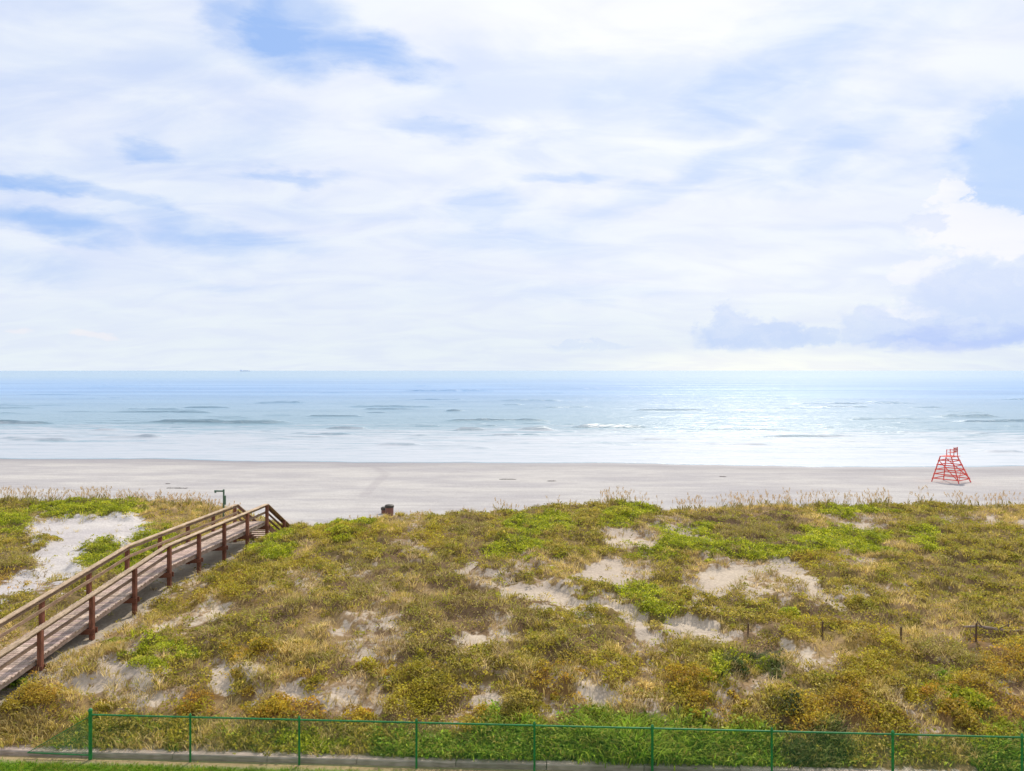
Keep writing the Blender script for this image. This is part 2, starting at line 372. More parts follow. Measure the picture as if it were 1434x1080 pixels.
PAL = {
 'G': [(146, 152, 34), (166, 168, 44), (124, 134, 32), (174, 168, 60), (104, 112, 34)],
 'g': [(148, 136, 44), (166, 150, 58), (122, 116, 38), (172, 152, 78), (100, 90, 38), (140, 142, 44)],
 'Y': [(164, 152, 44), (152, 144, 40), (174, 158, 60), (132, 122, 40), (144, 118, 54)],
 'O': [(174, 150, 50), (176, 136, 50), (158, 138, 42), (168, 150, 56), (138, 114, 46)],
 'B': [(138, 122, 66), (156, 138, 86), (112, 96, 52), (170, 150, 102), (138, 134, 52), (152, 148, 58)],
 'T': [(188, 166, 104), (202, 180, 124), (168, 148, 80), (154, 142, 66)],
 'D': [(68, 84, 36), (90, 100, 44), (52, 60, 32), (100, 92, 50)],
 'L': [(124, 150, 42), (110, 136, 38), (150, 166, 58), (138, 140, 52), (88, 108, 36), (152, 138, 70)],
 's': [(178, 156, 106), (156, 136, 92), (140, 130, 58), (194, 174, 130), (120, 100, 62)],
 'S': [(180, 164, 110), (146, 136, 76)]}
PALA = {k: np.array([srgb(*q, 1.5) for q in v]) for k, v in PAL.items()}

def blades(P, n, h, wid, spread, lean, colr, rng, curve=.35):
    """P (k,3) tuft centres; n blades each; returns quads as thin kinked strips (two quads collapsed to tri tips)"""
    k = len(P); B = k*n
    c = np.repeat(P, n, 0); col = np.repeat(colr, n, 0)*rng.uniform(.72, 1.28, (B, 1))
    a = rng.uniform(0, 2*np.pi, B); r = spread*np.sqrt(rng.uniform(0, 1, B))*np.repeat(np.broadcast_to(h, k)/np.mean(h), n)
    base = c+np.stack([r*np.cos(a), r*np.sin(a), np.full(B, -.02)], 1)
    H = np.repeat(np.broadcast_to(h, k), n)*rng.uniform(.5, 1.15, B)
    b = a+rng.uniform(-.9, .9, B); L = lean*H*rng.uniform(.3, 1.2, B)
    mid = base+np.stack([L*.35*np.cos(b), L*.35*np.sin(b), H*.6], 1)
    tip = base+np.stack([L*np.cos(b), L*np.sin(b), H*(1-curve*rng.uniform(0, 1, B))], 1)
    w = wid*rng.uniform(.6, 1.4, B); t = rng.uniform(0, np.pi, B); s = np.stack([np.cos(t)*w/2, np.sin(t)*w/2, 0*w], 1)
    V = np.stack([base-s, base+s, mid+s*.8, mid-s*.8, tip], 1)   # quad + tri -> use two quads degenerate-free: (0,1,2,3) and tri
    return V, col

def leaves(P, n, rad, ht, size, colr, rng, dome=.75):
    """leaf rhombi spread through the volume of a low dome at each centre"""
    k = len(P); B = k*n; c = np.repeat(P, n, 0); col = np.repeat(colr, n, 0)*rng.uniform(.6, 1.36, (B, 1))
    R = np.repeat(np.broadcast_to(rad, k), n); H = np.repeat(np.broadcast_to(ht, k), n)
    a = rng.uniform(0, 2*np.pi, B); u = np.sqrt(rng.uniform(0, 1, B)); e = rng.uniform(dome, 1.05, B)*np.sqrt(np.maximum(0, 1-u*u))+rng.uniform(0, .08, B)
    ctr = c+np.stack([R*u*np.cos(a), R*u*np.sin(a), H*e], 1)
    d = rng.normal(0, 1, (B, 3)); d[:, 2] = np.abs(d[:, 2])*.8; d[:, 0] += u*np.cos(a); d[:, 1] += u*np.sin(a)
    d /= np.linalg.norm(d, axis=1, keepdims=True)
    q = rng.normal(0, 1, (B, 3)); s = np.cross(d, q); s /= np.linalg.norm(s, axis=1, keepdims=True)
    sz = (size*rng.uniform(.6, 1.4, B))[:, None]
    V = np.stack([ctr-d*sz*.5, ctr+s*sz*.3, ctr+d*sz*.5, ctr-s*sz*.3], 1)
    return V, col

def emit_quads(name, lst, parent=None):
    V = np.concatenate([v for v, c in lst]); C = np.concatenate([c for v, c in lst]); n = len(V)
    me = np_mesh(name, V.reshape(-1, 3), np.arange(n*4).reshape(n, 4), np.repeat(C, 4, 0))
    return link(name, me, M_LEAF, parent)

def emit_blades(name, lst, parent=None):
    V = np.concatenate([v for v, c in lst]); C = np.concatenate([c for v, c in lst]); n = len(V)
    i = np.arange(n)[:, None]*5
    Fq = np.concatenate([i+np.array([[0, 1, 2]]), i+np.array([[0, 2, 3]]), i+np.array([[3, 2, 4]])])
    me = np_mesh(name, V.reshape(-1, 3), Fq, np.repeat(C, 5, 0))
    return link(name, me, M_LEAF, parent)

def pick(pal, n, rng, w=None):
    p = PALA[pal]; i = rng.integers(0, len(p), n); j = rng.integers(0, len(p), n); t = rng.uniform(0, .5, (n, 1))
    return p[i]*(1-t)+p[j]*t

rng = RNG
NPT = 84000
yy = np.sqrt(rng.uniform(20.4**2, 50.5**2, NPT)); xx = (rng.uniform(-1, 1, NPT))*(yy*.66+2.5)
yn = rng.uniform(20.0, 25.5, 13000); xn = rng.uniform(-1, 1, 13000)*(yn*.66+2.5); yy = np.concatenate([yy, yn]); xx = np.concatenate([xx, xn])
ok = (yy > curb_y(xx)+.28)
xx, yy = xx[ok], yy[ok]; zz = full_z(xx, yy)
tt = plan_type(xx, yy, zz); ss = sand_amount(xx, yy, zz); mm = mound(xx, yy)
wk = under_walk(xx, yy)
keep_p = np.array([.12, .6, 1, .92, .92, .88, .95, .9, 1, 1.])[tt]
keep_p = keep_p*np.where((tt == 2)|(tt == 9), 1, .22+.95*mm)*(1-.86*sstep(.3, .9, ss))*(1-.97*wk)
patchy = fbm(xx*.7, yy*.7, 123, 3); keep_p *= np.where(tt == 2, 1, sstep(.28, .5, patchy)*.7+.3); keep_p = np.where(yy-curb_y(xx) < 1.3, np.maximum(keep_p, .75), keep_p)
kp = rng.uniform(0, 1, len(xx)) < keep_p
xx, yy, zz, tt, mm = xx[kp], yy[kp], zz[kp], tt[kp], mm[kp]
P = np.stack([xx, yy, zz], 1)
clump = vnoise(xx*.8, yy*.8, 200)       # colour drifts in drifts a metre or so across
cover, grass, dry, lush = [], [], [], []
for ti, ch in enumerate(TYPES):
    I = np.where(tt == ti)[0]
    if not len(I): continue
    p = P[I]; n = len(I); cl = clump[I][:, None]; tone = .82+.36*vnoise(p[:, 0]*1.7, p[:, 1]*1.7, 210)[:, None]
    c = pick(ch, n, rng)*tone
    u = rng.uniform(0, 1, n)
    if ch in 'Gg':
        s = u < (.72 if ch == 'G' else .5)
        cover.append(leaves(p[s], 13, rng.uniform(.13, .3, s.sum()), rng.uniform(.08, .22, s.sum()), .085, c[s], rng))
        grass.append(blades(p[~s], 9, rng.uniform(.14, .34, (~s).sum()), .022, .12, .8, (c if ch == 'G' else pick('T', n, rng)*.4+c*.6)[~s], rng))
    elif ch in 'YO':
        s = u < .7
        cover.append(leaves(p[s], 19, rng.uniform(.14, .34, s.sum()), rng.uniform(.14, .32, s.sum()), .07, c[s]*.95, rng))
        dry.append(blades(p[~s], 8, rng.uniform(.15, .35, (~s).sum()), .02, .14, .8, pick('T', n, rng)[~s]*.6+c[~s]*.4, rng))
    elif ch in 'BD':
        s = u < .45
        cover.append(leaves(p[s], 12, rng.uniform(.12, .3, s.sum()), rng.uniform(.1, .26, s.sum()), .07, c[s], rng, .3))
        dry.append(blades(p[~s], 10, rng.uniform(.15, .38, (~s).sum()), .018, .18, 1.3, c[~s], rng))
    elif ch in 'TsS':
        s = u < .2
        cover.append(leaves(p[s], 10, rng.uniform(.1, .22, s.sum()), rng.uniform(.06, .16, s.sum()), .07, pick('g', n, rng)[s], rng))
        dry.append(blades(p[~s], 10, rng.uniform(.14, .36, (~s).sum()), .02, .12, 1.0, c[~s], rng))
    elif ch == 'L':
        s = u < .35
        cover.append(leaves(p[s], 14, rng.uniform(.15, .3, s.sum()), rng.uniform(.12, .28, s.sum()), .09, c[s], rng))
        lush.append(blades(p[~s], 12, rng.uniform(.16, .36, (~s).sum()), .026, .16, .9, c[~s], rng))

# low rounded hummocks, each one colour, half a metre across
NM = 3600
my = np.sqrt(rng.uniform(21**2, 48**2, NM)); mx_ = rng.uniform(-1, 1, NM)*(my*.66+2.5); mz = full_z(mx_, my)
mt = plan_type(mx_, my, mz); k = (my > curb_y(mx_)+.5) & (sand_amount(mx_, my, mz) < .45) & (under_walk(mx_, my) < .1) & (rng.uniform(0, 1, NM) < np.array([0, .12, .3, .75, .9, .9, .7, .22, .8, .2])[mt])
mx_, my, mz, mt = mx_[k], my[k], mz[k], mt[k]
for ti, ch in enumerate(TYPES):
    I = np.where(mt == ti)[0]
    if len(I) < 2: continue
    p = np.stack([mx_, my, mz-.03], 1)[I]; n = len(I); r = rng.uniform(.18, .42, n)
    c = pick({'s': 'g', 'T': 'g', 'B': 'g'}.get(ch, ch), n, rng)*rng.uniform(.8, 1.12, (n, 1))
    cover.append(leaves(p, 62, r, r*rng.uniform(.55, .95, n), .07, c, rng, .6))

# taller weeds crowd the foot of the slope behind the fence
nw = 3400
wy = rng.uniform(.3, 1.25, nw); wx = rng.uniform(-13.5, 16, nw); wyy = curb_y(wx)+wy; wz = full_z(wx, wyy)
wt_ = plan_type(wx, wyy, wz); k = (wt_ == TYPES.index('L'))|(wt_ == TYPES.index('D'))|((wt_ == TYPES.index('g')) & (rng.uniform(0, 1, nw) < .06))
wp = np.stack([wx, wyy, wz], 1)[k]
wd = (wt_[k] == TYPES.index('D'))
wc = np.where(wd[:, None], pick('D', len(wp), rng)*.9+pick('B', len(wp), rng)*.25, pick('L', len(wp), rng))*(.8+.5*vnoise(wp[:, 0]*1.1, wp[:, 1]*1.1, 301)[:, None])
wh = rng.uniform(.1, .32, len(wp))+.34*np.exp(-((wp[:, 0]-3.2)/1.3)**2)
lush.append(blades(wp, 13, wh, .034, .18, 1.1, wc, rng))
tag(emit_quads('ground_cover', cover), 'low olive, green and golden leafy scrub creeping over the dune', 'ground cover', kind='stuff')
tag(emit_blades('green_grass', grass), 'green and olive grass growing through the dune scrub', 'grass', kind='stuff')
tag(emit_blades('dry_grass', dry), 'tan and brown dry grass and dead stems across the dune', 'dry grass', kind='stuff')
tag(emit_blades('tall_weeds', lush), 'lush bright green weeds crowding the back of the green fence', 'weeds', kind='stuff')

# lawn blades in the strip in front of the fence
nl = 9000
lx = rng.uniform(-16, 10, nl); ly = curb_y(lx)-rng.uniform(.22, 1.6, nl)**1.0; k = rng.uniform(0, 1, nl) < sstep(.2, .45, curb_y(lx)-ly)
lx, ly = lx[k], ly[k]; lz = full_z(lx, ly)
lc = np.array([srgb(118, 160, 30), srgb(142, 172, 44), srgb(96, 138, 28), srgb(170, 170, 70)])[rng.integers(0, 4, len(lx))]*(.8+.4*vnoise(lx*1.5, ly*1.5, 55)[:, None])
tag(emit_blades('lawn_grass', [blades(np.stack([lx, ly, lz], 1), 10, rng.uniform(.06, .11, len(lx)), .014, .07, .7, lc, rng)]),
    'short bright green lawn grass below the fence', 'grass', kind='stuff')

# sea oats: tall thin stalks with drooping seed heads along the crest
def oats(pts, hts):
    vs, cs = [], []
    for (x, y, z), h in zip(pts, hts):
        a = rng.uniform(0, 2*math.pi); ln = rng.uniform(.04, .22)*h
        pth = [(x+ln*t*t*math.cos(a), y+ln*t*t*math.sin(a), z-.05+h*t) for t in (0, .35, .7, 1)]
        c = srgb(*random.choice([(206, 182, 146), (190, 164, 130), (216, 194, 160), (176, 158, 112)]), 1)*rng.uniform(.8, 1.15)
        th = rng.uniform(0, math.pi); w = .0055
        for p, q in zip(pth[:-1], pth[1:]):
            s = (w*math.cos(th), w*math.sin(th), 0)
            vs.append([(p[0]-s[0], p[1]-s[1], p[2]), (p[0]+s[0], p[1]+s[1], p[2]), (q[0]+s[0], q[1]+s[1], q[2]), (q[0]-s[0], q[1]-s[1], q[2])]); cs.append(c)
        tp = pth[-1]
        for j in range(7):      # spikelets
            t = j/9.; bx = tp[0]+.10*t*math.cos(a)+rng.normal(0, .015); by = tp[1]+.10*t*math.sin(a)+rng.normal(0, .015); bz = tp[2]-.22*(1-t)*1.0+.04
            d = rng.uniform(0, 6.28); l = .03
            vs.append([(bx, by, bz+.02), (bx+l*math.cos(d), by+l*math.sin(d), bz-.01), (bx+.3*l*math.cos(d), by+.3*l*math.sin(d), bz-.06), (bx-l*.5*math.cos(d), by-l*.5*math.sin(d), bz-.02)])
            cs.append(srgb(210, 182, 142, 1)*rng.uniform(.75, 1.2))
        for j in range(2):      # basal leaves
            d = rng.uniform(0, 6.28); r = rng.uniform(.1, .3); hh = rng.uniform(.25, .55)*h; w2 = .012; e = d+1.57
            vs.append([(x-w2*math.cos(e), y-w2*math.sin(e), z-.03), (x+w2*math.cos(e), y+w2*math.sin(e), z-.03), (x+r*.5*math.cos(d)+w2*math.cos(e), y+r*.5*math.sin(d)+w2*math.sin(e), z+hh*.8), (x+r*math.cos(d), y+r*math.sin(d), z+hh)])
            cs.append(srgb(158, 146, 88, .9)*rng.uniform(.7, 1.2))
    return np.array(vs), np.array(cs)
pts, hts = [], []
def sow(px0, px1, n, ya, yb, h0, h1, clus=.5):
    for _ in range(n):
        px = rng.uniform(px0, px1); Y = rng.uniform(ya, yb); X = (px-CX)/F*Y
        if vnoise(np.array([px*.035]), np.array([Y*.3]), 400)[0] < clus*rng.uniform(.3, 1): continue
        pts.append((X, Y, gz(X, Y))); hts.append(rng.uniform(h0, h1))
sow(-60, 150, 260, 47.5, 52, .7, 1.15); sow(150, 300, 170, 47, 51, .5, .9); sow(230, 340, 120, 45, 50, .4, .8)
sow(840, 960, 170, 45, 48.5, .7, 1.1); sow(960, 1500, 620, 46, 50.5, .7, 1.25); sow(690, 850, 50, 43, 47, .5, .9, .7); sow(420, 700, 60, 41, 44, .3, .6, .7)
sow(1380, 1500, 60, 46, 50, .9, 1.3)
tag(emit_quads('sea_oats', [oats(pts, hts)]), 'tall tan sea oats with seed heads along the dune crest', 'sea oats', kind='stuff')

# ------------------------------------------------------------------ single shrubs one can point to
m, nt, out = mat_new('shrub_stem'); N = NT(nt)
pb = N.n('ShaderNodeBsdfPrincipled', {'Base Color': N.mix(N.noise(N.n('ShaderNodeTexCoord').outputs['Object'], 20), (.05, .035, .02), (.14, .10, .06)), 'Roughness': .9})
nt.links.new(pb.outputs[0], out.inputs[0]); M_STEM = m
SHRUBS = [
 (48, 978, .85, .45, 'O', 'broad rust and gold shrub left of the fence corner, below the boardwalk'),
 (14, 962, .5, .25, 'L', 'pale green low bush at the left edge of the photo below the boardwalk'),
 (74, 930, .25, .2, 'O', 'small orange plant just right of the nearest boardwalk post'),
 (165, 898, .5, .2, 'G', 'flat bright green clump right of the second boardwalk post'),
 (212, 930, .75, .3, 'G', 'green bush right of the pale sand hollow on the lower left slope'),
 (150, 985, .45, .25, 'Y', 'yellow green bush above the corner post of the fence'),
 (262, 985, .8, .4, 'O', 'golden shrub mound above the second fence post'),
 (345, 922, .85, .35, 'O', 'orange topped green mound on the left slope below the boardwalk'),
 (385, 992, .7, .35, 'O', 'orange brown shrub just above the rail between second and third fence posts'),
 (441, 955, .5, .3, 'Y', 'olive gold bush above the third fence post'),
 (510, 934, .42, .35, 'Y', 'dark olive bush, left one of a touching pair mid slope'),
 (538, 940, .36, .3, 'O', 'golden bush, right one of a touching pair mid slope'),
 (585, 922, .35, .3, 'Y', 'small round yellow green bush in the middle of the slope'),
 (500, 1004, .65, .3, 'O', 'long low orange gold shrub between third and fourth fence posts'),
 (610, 972, .95, .4, 'Y', 'wide yellow green shrub mound above the fourth fence post'),
 (672, 1000, .3, .28, 'O', 'little golden bush beside a brown one right of the fourth fence post'),
 (697, 1003, .28, .25, 'B', 'little brown bush beside a golden one left of the fifth fence post'),
 (736, 985, .75, .45, 'g', 'dark olive green shrub above the fifth fence post'),
 (776, 978, .22, .22, 'O', 'tiny bright orange bush right of the dark olive shrub above the fifth post'),
 (795, 1008, .35, .25, 'B', 'small dark brown bush right of the fifth fence post'),
 (912, 972, .6, .35, 'T', 'rounded tan brown bush above the sixth fence post'),
 (952, 968, .5, .35, 'Y', 'gold green bush on the slope right of the rounded tan one'),
 (968, 1000, .42, .32, 'Y', 'yellow bush just above the rail right of the sixth fence post'),
 (1034, 935, .42, .32, 'D', 'dark green round bush half way up the slope, right of centre'),
 (990, 948, .36, .22, 'G', 'bright lime green low bush left of the dark green round one'),
 (1028, 980, .2, .25, 'O', 'small orange bush touching a mustard green bush above the seventh post'),
 (1042, 992, .38, .32, 'Y', 'mustard green bush touching a small orange one above the seventh post'),
 (1105, 990, .6, .45, 'D', 'dark grey green shrub right above the seventh fence post'),
 (1240, 1000, .55, .35, 'Y', 'lime and gold shrub right above the eighth fence post'),
 (1282, 975, .55, .3, 'O', 'pale gold bush right of the lime shrub by the eighth fence post'),
 (1317, 946, .28, .26, 'L', 'small vivid green bush, upper of two on the right slope'),
 (1342, 980, .3, .26, 'L', 'small vivid green bush, lower of two on the right slope'),
 (1328, 993, .24, .24, 'O', 'small orange bush below left of the lower vivid green bush'),
 (1358, 1008, .5, .3, 'Y', 'mustard bush above the rail near the last fence post'),
 (822, 858, .65, .4, 'g', 'green bush below the curved sand streak in mid slope'),
 (1108, 858, .8, .3, 'G', 'broad leafy green bush below the large bare sand patch on the right'),
 (1205, 848, .55, .35, 'g', 'olive bush with dark foot right of the large bare sand patch'),
 (1180, 876, .6, .25, 'Y', 'yellow green low mound beside the thin stake on the right slope'),
 (68, 752, .8, .3, 'g', 'olive bush poking into the white sand hollow, upper left'),
 (385, 772, .9, .35, 'G', 'green bush beside the seaward end of the boardwalk'),
 (480, 742, 1.1, .4, 'G', 'dark green bush on the crest between boardwalk stairs and barrels'),
 (865, 715, 1.1, .4, 'G', 'green bush on the highest hump of the crest under the tallest sea oats')]
for px, py, r, h, ch, lab in SHRUBS:
    x, y, z = unproj(px, py+3); root = empty('dune_shrub', (x, y, z-.02)); tag(root, lab, 'shrub', 'single shrubs dotted over the dune')
    n = int(520*r*r/.3)+120; k = max(5, int(14*r))
    cs, hs, rs = [], [], []
    for j in range(k):
        a = rng.uniform(0, 6.28); q = r*.72*math.sqrt(rng.uniform(0, 1)); cs.append((q*math.cos(a), q*math.sin(a)*.8, -.03)); hs.append(h*rng.uniform(.65, 1.15)*(1-.45*q/r)); rs.append(r*rng.uniform(.28, .5))
    P0 = np.array(cs)
    for j in range(k): P0[j, 2] = gz(x+P0[j, 0], y+P0[j, 1])-z
    pal = pick(ch, k, rng)*rng.uniform(.85, 1.2, (k, 1))
    if ch == 'O': pal[rng.uniform(0, 1, k) < .3] = pick('Y', 1, rng)[0]
    emit_quads('foliage', [leaves(P0, max(40, int(1.35*n)//k), np.array(rs), np.array(hs), .064, pal, rng, .55)], root)
    mb = MB()
    for j in range(k):
        mb.tube((P0[j, 0]*.02, P0[j, 1]*.02, -.06), (P0[j, 0], P0[j, 1], P0[j, 2]+hs[j]*.8), .012, 5, r2=.004)
    mb.build('stems', M_STEM, root)

# ------------------------------------------------------------------ weathered timber
def wood_mat(name, rough=.85, streak=(30, 3, 30), dark=.6):
    m, nt, out = mat_new(name); N = NT(nt)
    tc = N.n('ShaderNodeTexCoord').outputs['Object']
    mp = N.n('ShaderNodeMapping', {0: tc, 3: streak}).outputs[0]
    a = N.noise(mp, 1.0, 5, .6, .3); b = N.noise(tc, 2.2, 4, .6)
    col = N.mix(1, N.attr('col').outputs[0], N.mix(N.ramp(a, .3, .7), (dark, dark, dark*.97), (1.15, 1.15, 1.15)), 'MULTIPLY')
    col = N.mix(1, col, N.mix(N.ramp(b, .35, .7), (.8, .78, .76), (1.1, 1.1, 1.1)), 'MULTIPLY')
    bp = N.n('ShaderNodeBump', {'Strength': .4, 'Distance': .01, 'Height': a}).outputs[0]
    pb = N.n('ShaderNodeBsdfPrincipled', {'Base Color': col, 'Roughness': rough, 'Normal': bp, 'Specular IOR Level': .25})
    nt.links.new(pb.outputs[0], out.inputs[0]); return m
M_WOOD = wood_mat('weathered_boardwalk_timber'); M_POST = wood_mat('red_brown_post_timber', streak=(30, 30, 3))
C_CAP = srgb(198, 172, 142, .95); C_DECK = srgb(196, 172, 156, 1); C_POST = srgb(142, 92, 72, .9); C_RAIL = srgb(172, 144, 118, .92); C_DARK = srgb(120, 86, 70, .9)

walk = empty('boardwalk', (-15.3, 24, .9))
tag(walk, 'long weathered timber boardwalk with rails crossing the dune down to the beach', 'boardwalk')
WO = Vector((-15.3, 24, .9))
def wn(Y, z, side=0, off=0):      # side -1 = seen-first (right) rail line, +1 = far (left); local to the root
    X = (-16.96 if side < 0 else -18.38 if side > 0 else -17.67)+.098*Y
    return Vector((X+off, Y-(.10 if side > 0 else 0)+.0, z))-WO
DIR = Vector((.0975, .9952, 0)); ACR = Vector((.9952, -.0975, 0))
YEND = 41.15; YS0 = 13.2
SL = .56     # stair slope
def stair_z(Y): return 2.32-(Y-YEND)*SL
def rail_z(Y): return float(deck_z(np.array(Y))) + .88 if Y <= YEND else stair_z(Y)+.88
YBOT = 46.2
mb = MB(); step = .145; Y = YS0
while Y < YEND-.02:
    z = float(deck_z(np.array(Y))); z2 = float(deck_z(np.array(Y+.1))); sl = (z2-z)/.1
    c = C_DECK*random.uniform(.72, 1.2)*np.array([1, random.uniform(.96, 1.03), random.uniform(.94, 1.04)])
    jx = random.uniform(-.02, .02)
    p = wn(Y, z-.02, 1, -.02+jx); q = wn(Y, z-.02, -1, .06+jx)
    mb.prism(p, (q.x, q.y, q.z), .134, .038, up=(0, -sl, 1), col=c); Y += step
mb.build('deck', M_WOOD, walk)
for off in (-.02, .45, .95, 1.38):
    mb = MB()
    for a, b in ((YS0, 31.5), (31.5, YEND)):
        za, zb = float(deck_z(np.array(a))), float(deck_z(np.array(b)))
        mb.prism(wn(a, za-.135, 1, off), wn(b, zb-.135, 1, off), .045, .19, col=C_DECK*.9)
    mb.build('joist', M_WOOD, walk)
posts = [14.6, 17.0, 19.35, 21.7, 24.1, 26.6, 29.1, 31.5, 33.9, 36.25, 38.7, 41.05, 43.35, 45.75]
for side in (-1, 1):
    o = .13 if side < 0 else -.09
    for Yp in posts:
        X = wn(Yp, 0, side, o)+WO; g = gz(X.x, X.y); zt = rail_z(Yp)-.03
        mb = MB(); c = C_POST*random.uniform(.8, 1.2)
        mb.prism(wn(Yp, g-.4, side, o), wn(Yp, zt, side, o), .145, .145, up=DIR, col=c, bev=.012)
        mb.build('post', M_POST, walk)
    # cap boards, edge boards and two lower rails, each run a board of its own
    runs = [(YS0, 18.2), (18.2, 24.1), (24.1, 31.5), (31.5, 36.25), (36.25, YEND)]
    for a, b in runs:
        mb = MB(); mb.prism(wn(a+.004, rail_z(a), side, o*.6), wn(b-.004, rail_z(b), side, o*.6), .21, .04, col=C_CAP*random.uniform(.88, 1.1)); mb.build('hand_rail', M_WOOD, walk)
        for hh, w in ((.1, .09), (.42, .12)):
            mb = MB(); ii = (.045 if side < 0 else 0)
            mb.prism(wn(a+.004, rail_z(a)-hh, side, ii), wn(b-.004, rail_z(b)-hh, side, ii), .038, w, col=C_RAIL*random.uniform(.85, 1.12)*(.8 if hh < .2 else 1)*(np.array([.92, .9, .98]) if side < 0 and hh > .2 else 1)); mb.build('lower_rail', M_WOOD, walk)
    mb = MB(); mb.prism(wn(YEND+.02, rail_z(YEND+.02), side, o*.6), wn(YBOT, rail_z(YBOT), side, o*.6), .21, .04, col=C_CAP*.9); mb.build('hand_rail', M_WOOD, walk)
    for hh in (.1, .36, .66):
        mb = MB(); mb.prism(wn(YEND+.02, rail_z(YEND+.02)-hh, side, 0), wn(YBOT, rail_z(YBOT)-hh, side, 0), .038, .11, col=C_DARK*random.uniform(.9, 1.2)); mb.build('lower_rail', M_WOOD, walk)
    mb = MB(); mb.prism(wn(YEND, 2.15, side, -.0), wn(YBOT+.1, stair_z(YBOT+.1)-.17, side, 0), .05, .26, col=C_DARK*1.1); mb.build('stringer', M_WOOD, walk)
for Yp in posts[1:12]:
    mb = MB(); z = float(deck_z(np.array(Yp)))-.31
    if Yp > 20:
        for d in (-.095, .095): mb.prism(wn(Yp+d, z, 1, -.2), wn(Yp+d, z, -1, .26), .04, .19, col=C_POST*.85)
        mb.build('cross_beam', M_WOOD, walk)
Y = YEND+.16
while Y < YBOT+.2:
    mb = MB(); z = stair_z(Y+.13); mb.prism(wn(Y, z, 1, .03), wn(Y, z, -1, -.03), .28, .04, col=C_DECK*random.uniform(.8, 1.1)); mb.build('stair_tread', M_WOOD, walk); Y += .3

# timber edging behind the fence
M_EDGE = wood_mat('grey_edging_timber', streak=(3, 30, 30), dark=.7)
edge = empty('timber_edging', (0, 20.1, 0)); tag(edge, 'grey weathered timber edging along the foot of the dune behind the green fence', 'edging')
X = -26.0; EO = Vector((0, 20.1, 0))
while X < 18:
    L = random.uniform(2.3, 2.6); X1 = X+L
    mb = MB(); y0, y1 = float(curb_y(X))+.15, float(curb_y(X1))+.15; dz = random.uniform(-.012, .012)
    mb.prism(Vector((X+.01, y0+random.uniform(-.015, .015), .035+dz))-EO, Vector((X1-.01, y1+random.uniform(-.015, .015), .035+dz+random.uniform(-.015, .015)))-EO, .23, .2, col=srgb(182, 164, 150, .95)*random.uniform(.75, 1.12), bev=.025)
    mb.build('timber', M_EDGE, edge); X = X1

# ------------------------------------------------------------------ green chain link fence
m, nt, out = mat_new('green_painted_steel'); N = NT(nt)
tc = N.n('ShaderNodeTexCoord').outputs['Object']
col = N.mix(N.ramp(N.noise(tc, 6, 4, .6), .35, .7), srgb(28, 108, 50, 1), srgb(38, 132, 62, 1)); col = N.mix(N.m('MULTIPLY', N.ramp(N.noise(tc, 14, 5, .7), .62, .72), .6), col, (.09, .07, .05))
pb = N.n('ShaderNodeBsdfPrincipled', {'Base Color': col, 'Roughness': .45}); nt.links.new(pb.outputs[0], out.inputs[0]); M_GREEN = m
fence = empty('chain_link_fence', (-11.06, 20.4, 0)); tag(fence, 'low green chain link fence with round posts between lawn and dune', 'fence')
FO = Vector((-11.06, 20.4, 0))
def fl(X): return float(curb_y(X))-.07
fx = [-11.06, -8.38, -5.50, -2.45, .57, 3.54, 6.5, 9.45, 12.55, 15.6]
for i, X in enumerate(fx):
    y = fl(X); mb = MB(); r = .046 if i == 0 else (.034 if i in (5, 7) else .028); h = 1.27 if i == 0 else 1.2
    mb.lathe(Vector((X, y, 0))-FO, [(r, -.3), (r, h), (r*1.25, h), (r*1.25, h+.03), (r*.7, h+.065), (.004, h+.08)], 12)
    mb.build('post', M_GREEN, fence, smooth=False)
mb = MB()
for a, b in zip(fx[:-1], fx[1:]): mb.tube(Vector((a, fl(a), 1.175))-FO, Vector((b, fl(b), 1.175))-FO, .021, 8)
mb.build('top_rail', M_GREEN, fence)
for a, b in zip(fx[:-1], fx[1:]):
    L = b-a; sp = .066; H0, H1 = .03, 1.165; hh = H1-H0; V = []; A = Vector((a, fl(a), 0))-FO; D = Vector((b-a, fl(b)-fl(a), 0)); L = D.length; D.normalize(); nrm = Vector((-D.y, D.x, 0))
    mb = MB(); r = .0021
    k = -hh
    for sgn in (1, -1):
        k = -hh
        while k < L:
            s0, s1 = max(0, k), min(L, k+hh)
            if s1-s0 > .01:
                if sgn > 0: z0, z1 = H0+(s0-k), H0+(s1-k)
                else: z0, z1 = H1-(s0-k), H1-(s1-k)
                off = nrm*(.003*sgn)-nrm*.032
                mb.tube(A+D*s0+off+Vector((0, 0, z0)), A+D*s1+off+Vector((0, 0, z1)), r, 3)
            k += sp
    for z in (H0, H1): mb.tube(A-nrm*.032+Vector((0, 0, z)), A+D*L-nrm*.032+Vector((0, 0, z)), .003, 4)
    mb.build('mesh_panel', M_GREEN, fence)
